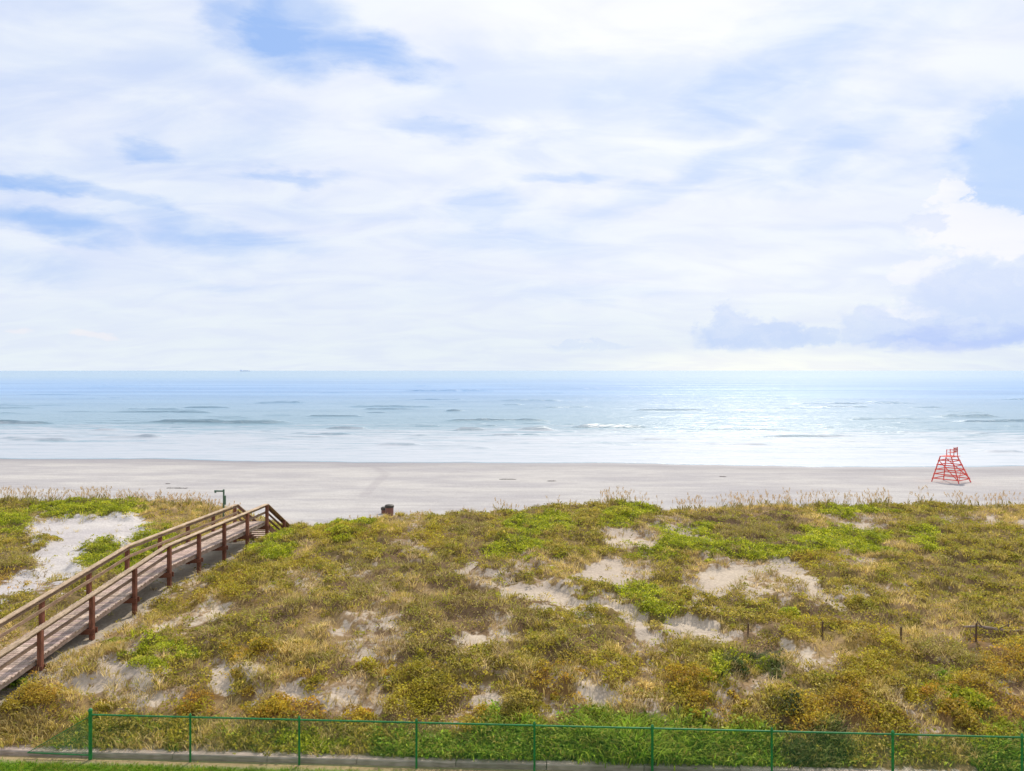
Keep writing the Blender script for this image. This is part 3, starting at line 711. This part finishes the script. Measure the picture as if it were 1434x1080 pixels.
# the run ends in a triangular panel sloping to the ground, left of the corner post
mb = MB(); A = Vector((fx[0]-.05, fl(fx[0])+.02, 1.1))-FO; B = Vector((fx[0]-1.72, fl(fx[0])+.12, .12))-FO; C = Vector((fx[0]-.05, fl(fx[0])+.02, .1))-FO
mb.tube(A, B, .012, 6); mb.tube(B, C, .018, 6)
k = 0
for t in np.arange(0, 2.8, .045):
    for sgn in (1, -1):
        # wires at 45 degrees inside the triangle
        x0 = -t if sgn < 0 else -t
        seg = []
        for s in np.linspace(0, 1.7, 60):
            xx_ = -s; zz_ = (t-s)*1.0+.1 if sgn > 0 else .1+(s-(t-1.0))
            if 0.1 <= zz_ <= .1+1.0*(1-s/1.67): seg.append((xx_, zz_))
        if len(seg) > 1:
            p = C+Vector((seg[0][0], -.06*seg[0][0], seg[0][1]-.1)); q = C+Vector((seg[-1][0], -.06*seg[-1][0], seg[-1][1]-.1)); mb.tube(p, q, .0026, 3)
mb.build('mesh_wing', M_GREEN, fence)

# ------------------------------------------------------------------ red lifeguard chair
m, nt, out = mat_new('faded_red_paint'); N = NT(nt)
tc = N.n('ShaderNodeTexCoord').outputs['Object']
col = N.mix(1, N.attr('col').outputs[0], N.mix(N.ramp(N.noise(tc, 5, 5, .7), .3, .7), (.8, .8, .8), (1.15, 1.2, 1.2)), 'MULTIPLY')
pb = N.n('ShaderNodeBsdfPrincipled', {'Base Color': col, 'Roughness': .6}); nt.links.new(pb.outputs[0], out.inputs[0]); M_RED = m
RED = srgb(226, 78, 62, 1)
lx0, ly0 = (1332-CX)/F*77.5, 77.5
lg = empty('lifeguard_chair', (lx0, ly0, gz(lx0, ly0)), math.radians(38)); tag(lg, 'tall red wooden lifeguard chair with splayed ladder legs standing near the water', 'lifeguard chair')
BW, BD, TW, TD, PH = 1.32, 1.28, .66, .52, 2.55
def leg_at(sx, sy, z):
    t = z/PH; lean = -.28*t
    return Vector((sx*(BW*(1-t)+TW*t)+lean, sy*(BD*(1-t)+TD*t)+.1*t, z))
for sx in (-1, 1):
    for sy in (-1, 1):
        mb = MB(); mb.prism(leg_at(sx, sy, -.25), leg_at(sx, sy, PH), .14, .06, up=(0, 1, 0), col=RED*random.uniform(.9, 1.1)); mb.build('leg', M_RED, lg)
for z in (.35, .8, 1.25, 1.7, 2.15):
    for s in (-1, 1):
        mb = MB(); a, b = leg_at(-1, s, z), leg_at(1, s, z); e = Vector((0, .05*s, 0)); mb.prism(a+e-Vector((.08, 0, 0)), b+e+Vector((.08, 0, 0)), .04, .09, col=RED*random.uniform(.9, 1.15)); mb.build('rung', M_RED, lg)
        mb = MB(); a, b = leg_at(s, -1, z+.03), leg_at(s, 1, z+.03); e = Vector((.09*s, 0, 0)); mb.prism(a+e, b+e, .04, .09, col=RED*random.uniform(.9, 1.15)); mb.build('rung', M_RED, lg)
for s in (-1, 1):
    mb = MB(); a, b = leg_at(s, -1, .4), leg_at(s, 1, 2.2); e = Vector((.14*s, 0, 0)); mb.prism(a+e, b+e, .04, .08, col=RED); mb.build('brace', M_RED, lg)
    mb = MB(); a, b = leg_at(-s, -1, .4), leg_at(s*.1, -1, 1.3); e = Vector((0, -.1, 0)); mb.prism(a+e, b+e, .04, .08, col=RED); mb.build('brace', M_RED, lg)
mb = MB()
for k in range(7): mb.prism((-1.15, -.56+k*.18, PH+.03), (.5, -.56+k*.18, PH+.03), .16, .05, col=RED*random.uniform(.85, 1.1))
mb.build('platform', M_RED, lg)
mb = MB()
for k in range(3): mb.prism((-.38, -.3+k*.19, PH+.4), (.36, -.3+k*.19, PH+.4), .17, .04, col=RED*.75)
mb.build('seat', M_RED, lg)
mb = MB()
for k in range(3): mb.prism((-.38, -.42, PH+.52+k*.15), (.36, -.42, PH+.52+k*.15), .04, .12, col=RED*.6)
mb.build('backrest', M_RED, lg)
for s in (-1, 1):
    mb = MB(); mb.prism((s*.4, -.42, PH+.05), (s*.4, -.42, PH+.92), .09, .05, col=RED*.8); mb.prism((s*.4, .25, PH+.05), (s*.4, .25, PH+.62), .09, .05, col=RED*.8); mb.prism((s*.4, -.46, PH+.64), (s*.4, .3, PH+.64), .09, .04, col=RED*.9)
    mb.build('armrest', M_RED, lg)

# ------------------------------------------------------------------ litter barrels behind the crest
m, nt, out = mat_new('painted_barrel'); N = NT(nt)
tc = N.n('ShaderNodeTexCoord').outputs['Object']
col = N.mix(N.m('MULTIPLY', N.ramp(N.noise(tc, 7, 5, .7), .5, .7), .7), N.attr('col').outputs[0], (.10, .05, .03))
pb = N.n('ShaderNodeBsdfPrincipled', {'Base Color': col, 'Roughness': .6}); nt.links.new(pb.outputs[0], out.inputs[0]); M_BAR = m
for (px, Yb, h, lab) in ((545.3, 55.5, .0, 'taller red brown barrel with dark lid behind the dune crest, right of the pair'), (539.6, 56.6, -.16, 'shorter red brown barrel with dark lid partly hidden left of the taller one')):
    x = (px-CX)/F*Yb; z = gz(x, Yb); root = empty('litter_barrel', (x, Yb, z)); tag(root, lab, 'barrel', 'litter barrels on the beach')
    # top must stand above the crest: drums on a low sand mound
    top = CAMZ-(707.5-HZ)/F*Yb - z + h; H = top
    mb = MB(); r = .29; cc = srgb(128, 82, 64, .9)
    mb.lathe((0, 0, 0), [(r, -.05), (r, H*.33), (r*1.035, H*.35), (r, H*.37), (r, H*.64), (r*1.035, H*.66), (r, H*.68), (r, H-.2), (r*1.04, H-.19), (r*1.04, H-.162)], 24, cc)
    mb.build('drum', M_BAR, root)
    mb = MB(); mb.lathe((0, 0, 0), [(r*1.1, H-.16), (r*1.12, H-.02), (r*.9, H+.03), (r*.3, H+.06), (.01, H+.065)], 24, srgb(52, 48, 36)); mb.build('lid', M_BAR, root)

# ------------------------------------------------------------------ green post with an arm behind the boardwalk
Yp = 46.2; x = (313.3-CX)/F*Yp; z = gz(x, Yp); top = CAMZ-(686.5-HZ)/F*Yp-z
gp = empty('green_post', (x, Yp, z)); tag(gp, 'slim green post with a short arm pointing left beyond the boardwalk rails', 'post')
m, nt, out = mat_new('dull_green_paint'); N = NT(nt)
pb = N.n('ShaderNodeBsdfPrincipled', {'Base Color': N.mix(N.noise(N.n('ShaderNodeTexCoord').outputs['Object'], 8), srgb(60, 92, 76), srgb(96, 122, 98)), 'Roughness': .5}); nt.links.new(pb.outputs[0], out.inputs[0]); M_DG = m
mb = MB(); mb.tube((0, 0, -.3), (0, 0, top), .05, 12); mb.lathe((0, 0, top-.01), [(.055, 0), (.06, .02), (.03, .06), (.005, .07)], 12); mb.build('pole', M_DG, gp)
mb = MB(); mb.prism((.03, 0, top-.06), (-.55, 0, top-.05), .07, .09, bev=.02); mb.tube((-.49, 0, top-.05), (-.49, 0, top-.16), .045, 10, r2=.06); mb.build('arm', M_DG, gp)
mb = MB(); mb.prism((.08, -.02, top-.85), (.08, -.02, top-.32), .13, .1, up=(1, 0, 0), bev=.03); mb.build('control_box', M_DG, gp)

# ------------------------------------------------------------------ stakes in the dune
STK = [(1366.5, 900, .62, 'leftover timber stake standing by the dark twigs at the right edge of the dune'),
       (1261, 897, .42, 'short thin stake, middle one of three on the right slope'), (1151, 893, .45, 'thin grey stake beside the yellow green mound on the right slope'),
       (1047, 888, .3, 'stubby stake near the tip of the sand streak, right of centre'), (1398, 745, .6, 'small stake on the seaward ridge near the right edge')]
STK = STK[:4]
for px, py, h, lab in STK:
    x, y, z = unproj(px, py); s = empty('stake', (x, y, z)); tag(s, lab, 'stake', 'wooden stakes in the dune')
    mb = MB(); mb.prism((0, 0, -.25), (.03, .01, h), .05, .05, up=(0, 1, 0), col=srgb(108, 86, 66)); o = mb.build('shaft', M_POST, s)
    mb = MB(); mb.tube((.03, .01, h+.0), (.033, .011, h+.04), .03, 4, col=srgb(150, 130, 108), r2=.008); mb.build('tip', M_POST, s)
# bleached branch at the right edge
x, y, z = unproj(1392, 884); dw = empty('driftwood', (x, y, z-.08)); tag(dw, 'grey brown branch lying in the scrub beside the stake at the right edge', 'driftwood')
mb = MB(); P0 = [(-1.0, .1, .18), (-.5, 0, .22), (0, -.05, .15), (.5, .03, .05), (1.1, .1, .06)]
for a, b, r1, r2 in zip(P0[:-1], P0[1:], (.03, .05, .055, .045), (.05, .055, .045, .02)): mb.tube(a, b, r1, 8, col=srgb(158, 138, 124), r2=r2)
mb.build('limb', M_POST, dw, smooth=True)
for a, b in (((-.4, 0, .2), (-.75, -.25, .5)), ((.1, -.04, .14), (.4, -.3, .4)), ((.5, .03, .06), (.7, .3, .35))):
    mb = MB(); mb.tube(a, b, .025, 6, col=srgb(110, 92, 84), r2=.006); mb.build('twig', M_POST, dw)

# ------------------------------------------------------------------ wrack on the beach
m, nt, out = mat_new('seaweed'); N = NT(nt)
pb = N.n('ShaderNodeBsdfPrincipled', {'Base Color': N.mix(N.noise(N.n('ShaderNodeTexCoord').outputs['Object'], 9), srgb(70, 62, 58), srgb(128, 116, 108)), 'Roughness': .8}); nt.links.new(pb.outputs[0], out.inputs[0]); M_WEED = m
def wrack(px, Y, L, W, lab):
    x = (px-CX)/F*Y; o = None; V, Fc = [], []
    mb = MB(); g0 = gz(x, Y)
    for _ in range(int(60*L)):
        t = rng.uniform(-1, 1); a = t*L/2; b = rng.normal(0, W/4)*(1-t*t*.7); hgt = rng.uniform(.01, .07); d = rng.uniform(-.5, .5); l = rng.uniform(.08, .22)
        z = gz(x+a, Y+b)-g0+.01
        p = Vector((a, b, z+rng.uniform(0, .03))); q = p+Vector((l*math.cos(d), l*math.sin(d), hgt*.5)); mb.tube(p, q, .014, 4, r2=.006)
    o = mb.build('seaweed', M_WEED); o.location = (x, Y, g0); tag(o, lab, 'seaweed', 'seaweed washed up on the beach')
wrack(247, 71.5, 1.9, .35, 'dark line of seaweed on the sand above the left end of the boardwalk')
wrack(234, 75, .4, .25, 'tiny clump of seaweed just above the dark line, left beach')
wrack(772, 77.5, .8, .4, 'small dark seaweed clump in the middle of the beach')
wrack(710, 79, 1.6, .4, 'thin scatter of seaweed left of the small dark clump mid beach')
wrack(1011, 82, .7, .3, 'little seaweed clump right of centre close to the wet sand')

# ------------------------------------------------------------------ sea
sx = axis([(-30000, -4000, 2000), (-4000, -800, 200), (-800, -200, 20), (-200, -110, 3), (-110, 110, .8), (110, 200, 3), (200, 800, 20), (800, 4000, 200), (4000, 30000, 2000)])
sy = [88.0]
while sy[-1] < 60000:
    y = sy[-1]; sy.append(y+(.3 if y < 125 else .38 if y < 185 else .7 if y < 260 else y*.006 if y < 900 else y*.05))
sy = np.array(sy); SX, SY = np.meshgrid(sx, sy)
D = SY-shore_y(SX)
near = sstep(2, 25, D)*(1-sstep(500, 1200, SY))*(1-sstep(100, 190, np.abs(SX)))
Zs = near*(.30*(fbm(SX*.06+.02*SY, SY*.28, 501, 4)-.5)+.20*(fbm(SX*.25, SY*.8, 505, 2)-.5)*(1-sstep(150, 260, SY)))
near *= 1.35
far = sstep(160, 260, SY)*(1-sstep(700, 1300, SY))*(1-sstep(300, 500, np.abs(SX)))
Zs += far*.45*(fbm(SX*.02+SY*.004, SY*.09, 511, 3)-.5)
Zs += .05*(fbm(SX*.3, D*.5, 521, 3)-.5)*sstep(-1, 1, D)*(1-sstep(4, 30, D))
WAVES = [(-40, 84, 593, .55), (190, 415, 592.5, .75), (452, 520, 601, .45), (524, 592, 624, .32), (658, 690, 629, .25), (638, 680, 602, .5), (610, 780, 590, .42), (725, 775, 603, .5), (796, 915, 599.5, .7),
         (1060, 1200, 612, .3), (1300, 1400, 584, .5), (1180, 1300, 588, .3), (1330, 1500, 590, .4), (1380, 1434, 634, .3), (0, 110, 617, .3), (140, 230, 613, .3), (350, 430, 565, .5), (40, 110, 553, .5), (250, 330, 572, .45), (480, 620, 570, .45), (900, 960, 617, .25),
         (700, 790, 562, .5), (560, 700, 548, .6), (140, 300, 578, .35), (880, 1000, 575, .4), (1100, 1300, 566, .45), (1380, 1600, 560, .5), (420, 520, 584, .4), (-60, 60, 572, .4), (960, 1110, 603, .3), (990, 1080, 624, .25)]
crest = np.zeros_like(SX)
r2 = np.random.default_rng(5)
for _ in range(150):
    py = 519+r2.uniform(22, 100)**1.0; px = r2.uniform(-250, 1700); ln = r2.uniform(15, 70)*(1.6 if py < 575 else 1)
    WAVES.append((px, px+ln, py, r2.uniform(.12, .3)*(1.25 if py < 580 else .8)))
for wi, (a, b, py, h) in enumerate(WAVES):
    h = min(h, .6); Yw = (CAMZ-SEA)*F/(py-HZ); xa, xb = (a-CX)/F*Yw, (b-CX)/F*Yw; xc, xh = (xa+xb)/2, (xb-xa)/2; jl, jr = np.searchsorted(sx, [xc-1.2*xh, xc+1.2*xh]); il, ir = np.searchsorted(sy, [Yw-9, Yw+12]); SL_ = np.s_[il:ir, jl:jr]; SXs, SYs = SX[SL_], SY[SL_]
    if SXs.size == 0: continue
    yl = Yw+1.2*np.sin(SXs*.05+py)+2.2*(vnoise(SXs*.12, SXs*0+py, 600)-.5)
    env = (1-sstep(.55, 1.05, np.abs(SXs-xc)/xh))*((.7+.45*vnoise(SXs*.3, SXs*0+py*.7, 610)) if wi < 31 else (.35+1.1*vnoise(SXs*.3, SXs*0+py*.7, 610))); d = SYs-yl
    w0, w1 = (.5+.4*h), (1.6+h*2.4)
    prof = np.where(d < 0, np.exp(-(d/w0)**2), np.exp(-(d/w1)**2)); Zs[SL_] += 1.3*h*env*prof
    crest[SL_] = np.maximum(crest[SL_], env*np.exp(-((d-.9)/1.3)**2)*min(1, h*1.6)*(1 if Yw < 185 else .3))
face = np.zeros_like(SX)
Zs = np.where(D < 3, Zs*sstep(-.5, 3, D), Zs)+SEA+.03
sea_me = np_mesh('sea', np.stack([SX, SY, Zs], -1).reshape(-1, 3), grid_faces(len(sx), len(sy)), None, True, {'shore': np.clip(D, -30, 3000), 'crest': crest})
m, nt, out = mat_new('sea_water'); N = NT(nt)
geo = N.n('ShaderNodeNewGeometry'); pos = geo.outputs['Position']
sh = N.attr('shore').outputs['Fac']; cr_ = N.attr('crest').outputs['Fac']
mpA = N.n('ShaderNodeMapping', {0: pos, 3: (.035, .30, 1)}).outputs[0]
mpB = N.n('ShaderNodeMapping', {0: pos, 3: (.16, .75, 1)}).outputs[0]
mpC = N.n('ShaderNodeMapping', {0: pos, 3: (.5, 1.4, 1)}).outputs[0]
mpD = N.n('ShaderNodeMapping', {0: pos, 3: (.006, .035, 1)}).outputs[0]
fa = N.noise(mpA, 1, 5, .62, .4); fb = N.noise(mpB, 1, 5, .65, .3); fc = N.noise(mpC, 1, 4, .7)
bias = N.n('ShaderNodeFloatCurve')       # how foamy the water is by distance from the waterline
cv = bias.mapping.curves[0]
for p in ((.0, .98), (.05, .9), (.12, .8), (.24, .74), (.36, .68), (.48, .58), (.6, .42), (.75, .2), (1, .05)):
    if p[0] in (0., 1.): cv.points[0 if p[0] == 0 else -1].location = p
    else: cv.points.new(*p)
bias.mapping.update()
nt.links.new(N.m('DIVIDE', sh, 100.0, clamp=True), bias.inputs['Value'])
fsum = N.m('ADD', N.m('MULTIPLY', fa, .5), N.m('ADD', N.m('MULTIPLY', fb, .32), N.m('MULTIPLY', fc, .18)))
fsum = N.m('SUBTRACT', N.m('MULTIPLY', fsum, 2.2), .6)
foam = N.ramp(N.m('ADD', fsum, bias.outputs[0]), .82, 1.3)
foam = N.m('MAXIMUM', foam, N.m('MULTIPLY', N.m('MULTIPLY', N.ramp(cr_, .35, .9), N.ramp(fb, .46, .6)), .75))
foam = N.m('MULTIPLY', foam, N.m('MULTIPLY', N.ramp(sh, -.6, .4), N.ramp(fb, .34, .6, .74, 1.0)))
bumpH = N.m('ADD', N.m('MULTIPLY', N.noise(mpC, 1.2, 5, .6), .5), N.m('ADD', N.m('MULTIPLY', N.noise(mpB, 1, 4, .55), 1.0), N.m('MULTIPLY', N.noise(mpD, 1, 6, .6), 6.0)))
bp = N.n('ShaderNodeBump', {'Strength': 1.0, 'Distance': .35, 'Height': bumpH}).outputs[0]
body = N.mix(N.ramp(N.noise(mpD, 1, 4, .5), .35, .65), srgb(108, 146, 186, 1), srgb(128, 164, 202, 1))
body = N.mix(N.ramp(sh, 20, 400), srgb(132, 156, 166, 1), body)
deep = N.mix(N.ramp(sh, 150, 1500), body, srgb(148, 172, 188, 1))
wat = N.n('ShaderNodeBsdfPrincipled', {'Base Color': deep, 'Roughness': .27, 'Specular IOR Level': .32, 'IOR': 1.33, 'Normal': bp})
fm = N.n('ShaderNodeBsdfPrincipled', {'Base Color': srgb(188, 191, 197, .84), 'Roughness': .7, 'Normal': N.n('ShaderNodeBump', {'Strength': .4, 'Distance': .1, 'Height': fb}).outputs[0]})
mx = N.n('ShaderNodeMixShader', {0: N.m('MULTIPLY', foam, .88), 1: wat.outputs[0], 2: fm.outputs[0]})
nt.links.new(mx.outputs[0], out.inputs[0])
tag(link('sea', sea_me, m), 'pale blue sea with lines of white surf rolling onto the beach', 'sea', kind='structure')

# faint ship on the horizon, distance haze painted into its pale base colour
m, nt, out = mat_new('ship_haze_tint'); N = NT(nt)
pb = N.n('ShaderNodeBsdfPrincipled', {'Base Color': N.mix(N.noise(N.n('ShaderNodeTexCoord').outputs['Object'], .05), srgb(214, 226, 244), srgb(224, 234, 248)), 'Roughness': .7}); nt.links.new(pb.outputs[0], out.inputs[0])
ship = empty('ship', ((343-CX)/F*11000, 11000, SEA)); tag(ship, 'faint pale ship far off on the horizon, left of centre', 'ship')
mb = MB(); prof = [(-75, 0), (-70, -12), (40, -12), (72, 0), (40, 12), (-70, 12)]
n = len(prof); vs = [(a, b, 0) for a, b in prof]+[(a*1.04, b*1.1, 9) for a, b in prof]
mb.add(vs, [(i, (i+1) % n, n+(i+1) % n, n+i) for i in range(n)]+[tuple(range(n, 2*n)), tuple(range(n-1, -1, -1))]); mb.build('hull', m, ship)
mb = MB(); mb.prism((-62, 0, 14), (-40, 0, 14), 20, 10); mb.prism((-58, 0, 21), (-46, 0, 21), 14, 5); mb.build('bridge', m, ship)
mb = MB(); mb.prism((-34, 0, 11), (50, 0, 11), 18, 4); mb.build('cargo', m, ship)

# ------------------------------------------------------------------ sky, sun, camera
SUN_AZ, SUN_EL = math.radians(20), math.radians(44)
w = bpy.data.worlds.new('World'); scene.world = w; w.use_nodes = True; nt = w.node_tree; nt.nodes.clear(); N = NT(nt)
out = nt.nodes.new('ShaderNodeOutputWorld')
sky = N.n('ShaderNodeTexSky', sky_type='NISHITA', sun_disc=False, sun_elevation=SUN_EL, sun_rotation=SUN_AZ, air_density=1.0, dust_density=1.5, ozone_density=2.0)
vec = N.n('ShaderNodeTexCoord').outputs['Generated']
sep = N.n('ShaderNodeSeparateXYZ', {0: vec})
az = N.m('MULTIPLY', N.m('ARCTAN2', sep.outputs[0], sep.outputs[1]), 57.2958)
el = N.m('MULTIPLY', N.m('ARCSINE', sep.outputs[2]), 57.2958)
elc = N.m('MAXIMUM', el, 0.0)
ang = N.n('ShaderNodeCombineXYZ', {0: az, 1: el, 2: 0.0}).outputs[0]
# cloud deck coordinates: a plane overhead, so that streaks flatten towards the horizon
inv = N.m('DIVIDE', 1.0, N.m('ADD', N.m('MAXIMUM', sep.outputs[2], 0.0), .26))
pl = N.n('ShaderNodeCombineXYZ', {0: N.m('MULTIPLY', sep.outputs[0], inv), 1: N.m('MULTIPLY', sep.outputs[1], inv), 2: 0.0}).outputs[0]
plr = N.n('ShaderNodeMapping', {0: pl, 2: (0, 0, math.radians(-28)), 3: (1.0, 1.9, 1)}).outputs[0]
c1 = N.noise(plr, 1.4, 6, .52, .7); c2 = N.noise(plr, 3.4, 6, .55, .6)
# wobble the angular coordinates so traced openings get ragged, streaky edges
angS = N.n('ShaderNodeMapping', {0: ang, 3: (.12, .3, 1)}).outputs[0]
wob = N.n('ShaderNodeTexNoise', {'Vector': angS, 'Scale': 1.0, 'Detail': 5.0, 'Roughness': .6})
wv = N.n('ShaderNodeVectorMath', {0: wob.outputs[1], 1: (.5, .5, .5)}, operation='SUBTRACT').outputs[0]
wv = N.n('ShaderNodeVectorMath', {0: wv, 1: (9, 4.5, 0)}, operation='MULTIPLY').outputs[0]
angw = N.n('ShaderNodeVectorMath', {0: ang, 1: wv}, operation='ADD').outputs[0]
def blob(px, py, rx, ry, tilt, src, soft=(.3, 1.3)):
    a = math.degrees(math.atan((px-CX)/F)); e = math.degrees(math.atan((HZ-py)/math.hypot(F, px-CX)))
    k = 57.3/F*math.cos(math.radians(a))
    v = N.n('ShaderNodeVectorMath', {0: src, 1: (a, e, 0)}, operation='SUBTRACT').outputs[0]
    v = N.n('ShaderNodeMapping', {0: v, 2: (0, 0, math.radians(tilt))}, vector_type='POINT').outputs[0]
    v = N.n('ShaderNodeVectorMath', {0: v, 1: (1/(rx*k), 1/(ry*k), 0)}, operation='MULTIPLY').outputs[0]
    L = N.n('ShaderNodeVectorMath', {0: v}, operation='LENGTH').outputs['Value']
    return N.ramp(L, soft[0], soft[1], 1.0, 0.0)
def union(items, src, soft=(.3, 1.3)):
    acc = None
    for px, py, rx, ry, t, s in items:
        b = N.m('MULTIPLY', blob(px, py, rx, ry, t, src, soft), s); acc = b if acc is None else N.m('MAXIMUM', acc, b)
    return acc
blue = union([(400, 40, 85, 62, 10, 1.0), (500, 75, 120, 30, 8, .85), (330, 20, 40, 50, 0, .6), (60, 255, 130, 16, 9, .8), (180, 285, 120, 15, 9, .6), (60, 310, 110, 22, 6, .7), (300, 325, 160, 26, 5, .5), (200, 205, 40, 16, 0, .5), (410, 245, 75, 12, -6, .5),
              (610, 183, 80, 16, 4, .4), (675, 292, 70, 22, 0, .42), (1120, 60, 120, 60, -20, .38), (1020, 130, 110, 50, -20, .34), (1180, 200, 150, 25, -15, .26), (960, 250, 190, 22, -18, .28), (780, 255, 80, 10, -3, .35), (870, 150, 90, 40, -10, .14),
              (1425, 220, 75, 85, 0, .85), (700, 330, 130, 30, 0, .22), (0, 370, 120, 30, 0, .3), (330, 410, 80, 14, 0, .2), (830, 410, 120, 16, 0, .16)], angw)
# base veil
n_cov = N.m('ADD', N.m('MULTIPLY', c1, .65), N.m('MULTIPLY', c2, .35))
thin = N.m('MULTIPLY', N.ramp(n_cov, .58, .36), N.ramp(el, 2.0, 14.0, .04, .34))
blueamt = N.m('ADD', N.m('MULTIPLY', blue, N.ramp(c2, .75, .35, .55, 1.1)), thin, clamp=True)
CW = np.array([8.35, 8.65, 9.9])*1.0
glow = union([(930, 60, 620, 330, 0, 1.0), (1050, 420, 420, 130, 0, .75)], ang, (.1, 1.2))
cw = N.mix(glow, np.array([8.1, 8.7, 9.9]), np.array([9.8, 10.0, 10.4]))
cw = N.mix(N.ramp(el, 9.0, .3), cw, np.array([8.0, 8.7, 9.5]))
cw = N.mix(union([(1060, 515, 260, 34, 0, .8)], ang, (.2, 1.2)), cw, np.array([10.0, 10.1, 9.6]))
tex = N.ramp(c2, .3, .7, .965, 1.03)
cw = N.mix(1, cw, N.n('ShaderNodeCombineXYZ', {0: tex, 1: tex, 2: 1.0}).outputs[0], 'MULTIPLY')
skyc = N.mix(.78, sky.outputs[0], np.array([3.6, 5.7, 10.1]))
colr = N.mix(blueamt, cw, skyc)
# far cumulus, right: lit tops, blue-grey undersides
angH = N.n('ShaderNodeMapping', {0: ang, 3: (.55, .75, 1)}).outputs[0]
wob2 = N.n('ShaderNodeTexNoise', {'Vector': angH, 'Scale': 1.0, 'Detail': 6.0, 'Roughness': .62})
wv2 = N.n('ShaderNodeVectorMath', {0: wob2.outputs[1], 1: (.5, .5, .5)}, operation='SUBTRACT').outputs[0]
wv2 = N.n('ShaderNodeVectorMath', {0: wv2, 1: (4.2, 3.2, 0)}, operation='MULTIPLY').outputs[0]
angc = N.n('ShaderNodeVectorMath', {0: ang, 1: wv2}, operation='ADD').outputs[0]
lit_ = union([(1350, 320, 75, 40, 0, 1.0), (1425, 330, 60, 30, 0, 1.0), (1290, 380, 40, 22, 0, .7), (1260, 445, 45, 20, 0, .7), (1330, 270, 28, 22, 0, .9)], angc, (.72, 1.06))
blue2 = union([(1445, 205, 85, 70, 0, .8), (1425, 268, 62, 36, 0, .8)], angc, (.8, 1.08))
colr = N.mix(blue2, colr, np.array([5.7, 7.2, 9.9]))
colr = N.mix(N.m('MULTIPLY', lit_, .7), colr, np.array([10.0, 9.9, 10.2]))
grey = union([(1400, 415, 130, 58, 0, .75), (1330, 465, 150, 26, 0, .8), (1060, 472, 95, 24, 0, .75), (1020, 452, 36, 24, 0, .7), (1220, 458, 45, 30, 0, .6), (1130, 470, 60, 16, 0, .6), (820, 486, 60, 9, 0, .3), (1300, 312, 26, 16, 0, .5)], angc, (.66, 1.14))
flat = N.ramp(el, 1.1, 1.7)
gc = N.mix(N.ramp(el, 5.5, 1.5), np.array([6.5, 7.5, 9.9]), np.array([5.4, 6.8, 9.6]))
wx = N.noise(N.n('ShaderNodeMapping', {0: angc, 3: (.35, .6, 1)}).outputs[0], 1.0, 6, .6)
gc = N.mix(N.ramp(wx, .42, .66, 0, .32), gc, np.array([8.6, 9.0, 9.9]))
colr = N.mix(N.m('MULTIPLY', grey, flat), colr, gc)
band = union([(1360, 474, 160, 13, 0, .5)], angw, (.2, 1.2))
colr = N.mix(band, colr, np.array([4.3, 5.6, 9.8]))
pk = union([(140, 465, 22, 9, 0, .6), (35, 463, 22, 9, 0, .5)], angw, (.4, 1.2))
colr = N.mix(pk, colr, np.array([9.2, 8.9, 9.2]))
# below the horizon nothing but dim haze
colr = N.mix(N.ramp(el, -.2, -3), colr, np.array([3.0, 3.2, 3.4]))
bg = N.n('ShaderNodeBackground', {'Color': colr, 'Strength': .1}); nt.links.new(bg.outputs[0], out.inputs[0])

sd = bpy.data.lights.new('sun', 'SUN'); sd.energy = 4.1; sd.angle = math.radians(2.0); sd.color = (1, .94, .85)
so = bpy.data.objects.new('sun', sd); COL.objects.link(so)
dirv = Vector((math.sin(SUN_AZ)*math.cos(SUN_EL), math.cos(SUN_AZ)*math.cos(SUN_EL), math.sin(SUN_EL)))
so.rotation_euler = dirv.to_track_quat('Z', 'Y').to_euler(); so.location = (20, 40, 60)

cd = bpy.data.cameras.new('camera'); co = bpy.data.objects.new('camera', cd); COL.objects.link(co)
co.location = (0, 0, CAMZ); co.rotation_euler = (math.radians(90), 0, 0); cd.sensor_width = 36; cd.lens = F/1434*36; cd.shift_y = -21/1434
cd.clip_start = .1; cd.clip_end = 120000; scene.camera = co
scene.view_settings.view_transform = 'Standard'; scene.view_settings.look = 'None'; scene.view_settings.exposure = 0; scene.view_settings.gamma = 1
scene.cycles.max_bounces = 6; scene.cycles.diffuse_bounces = 3
try: scene.cycles.use_denoising = True
except Exception: pass
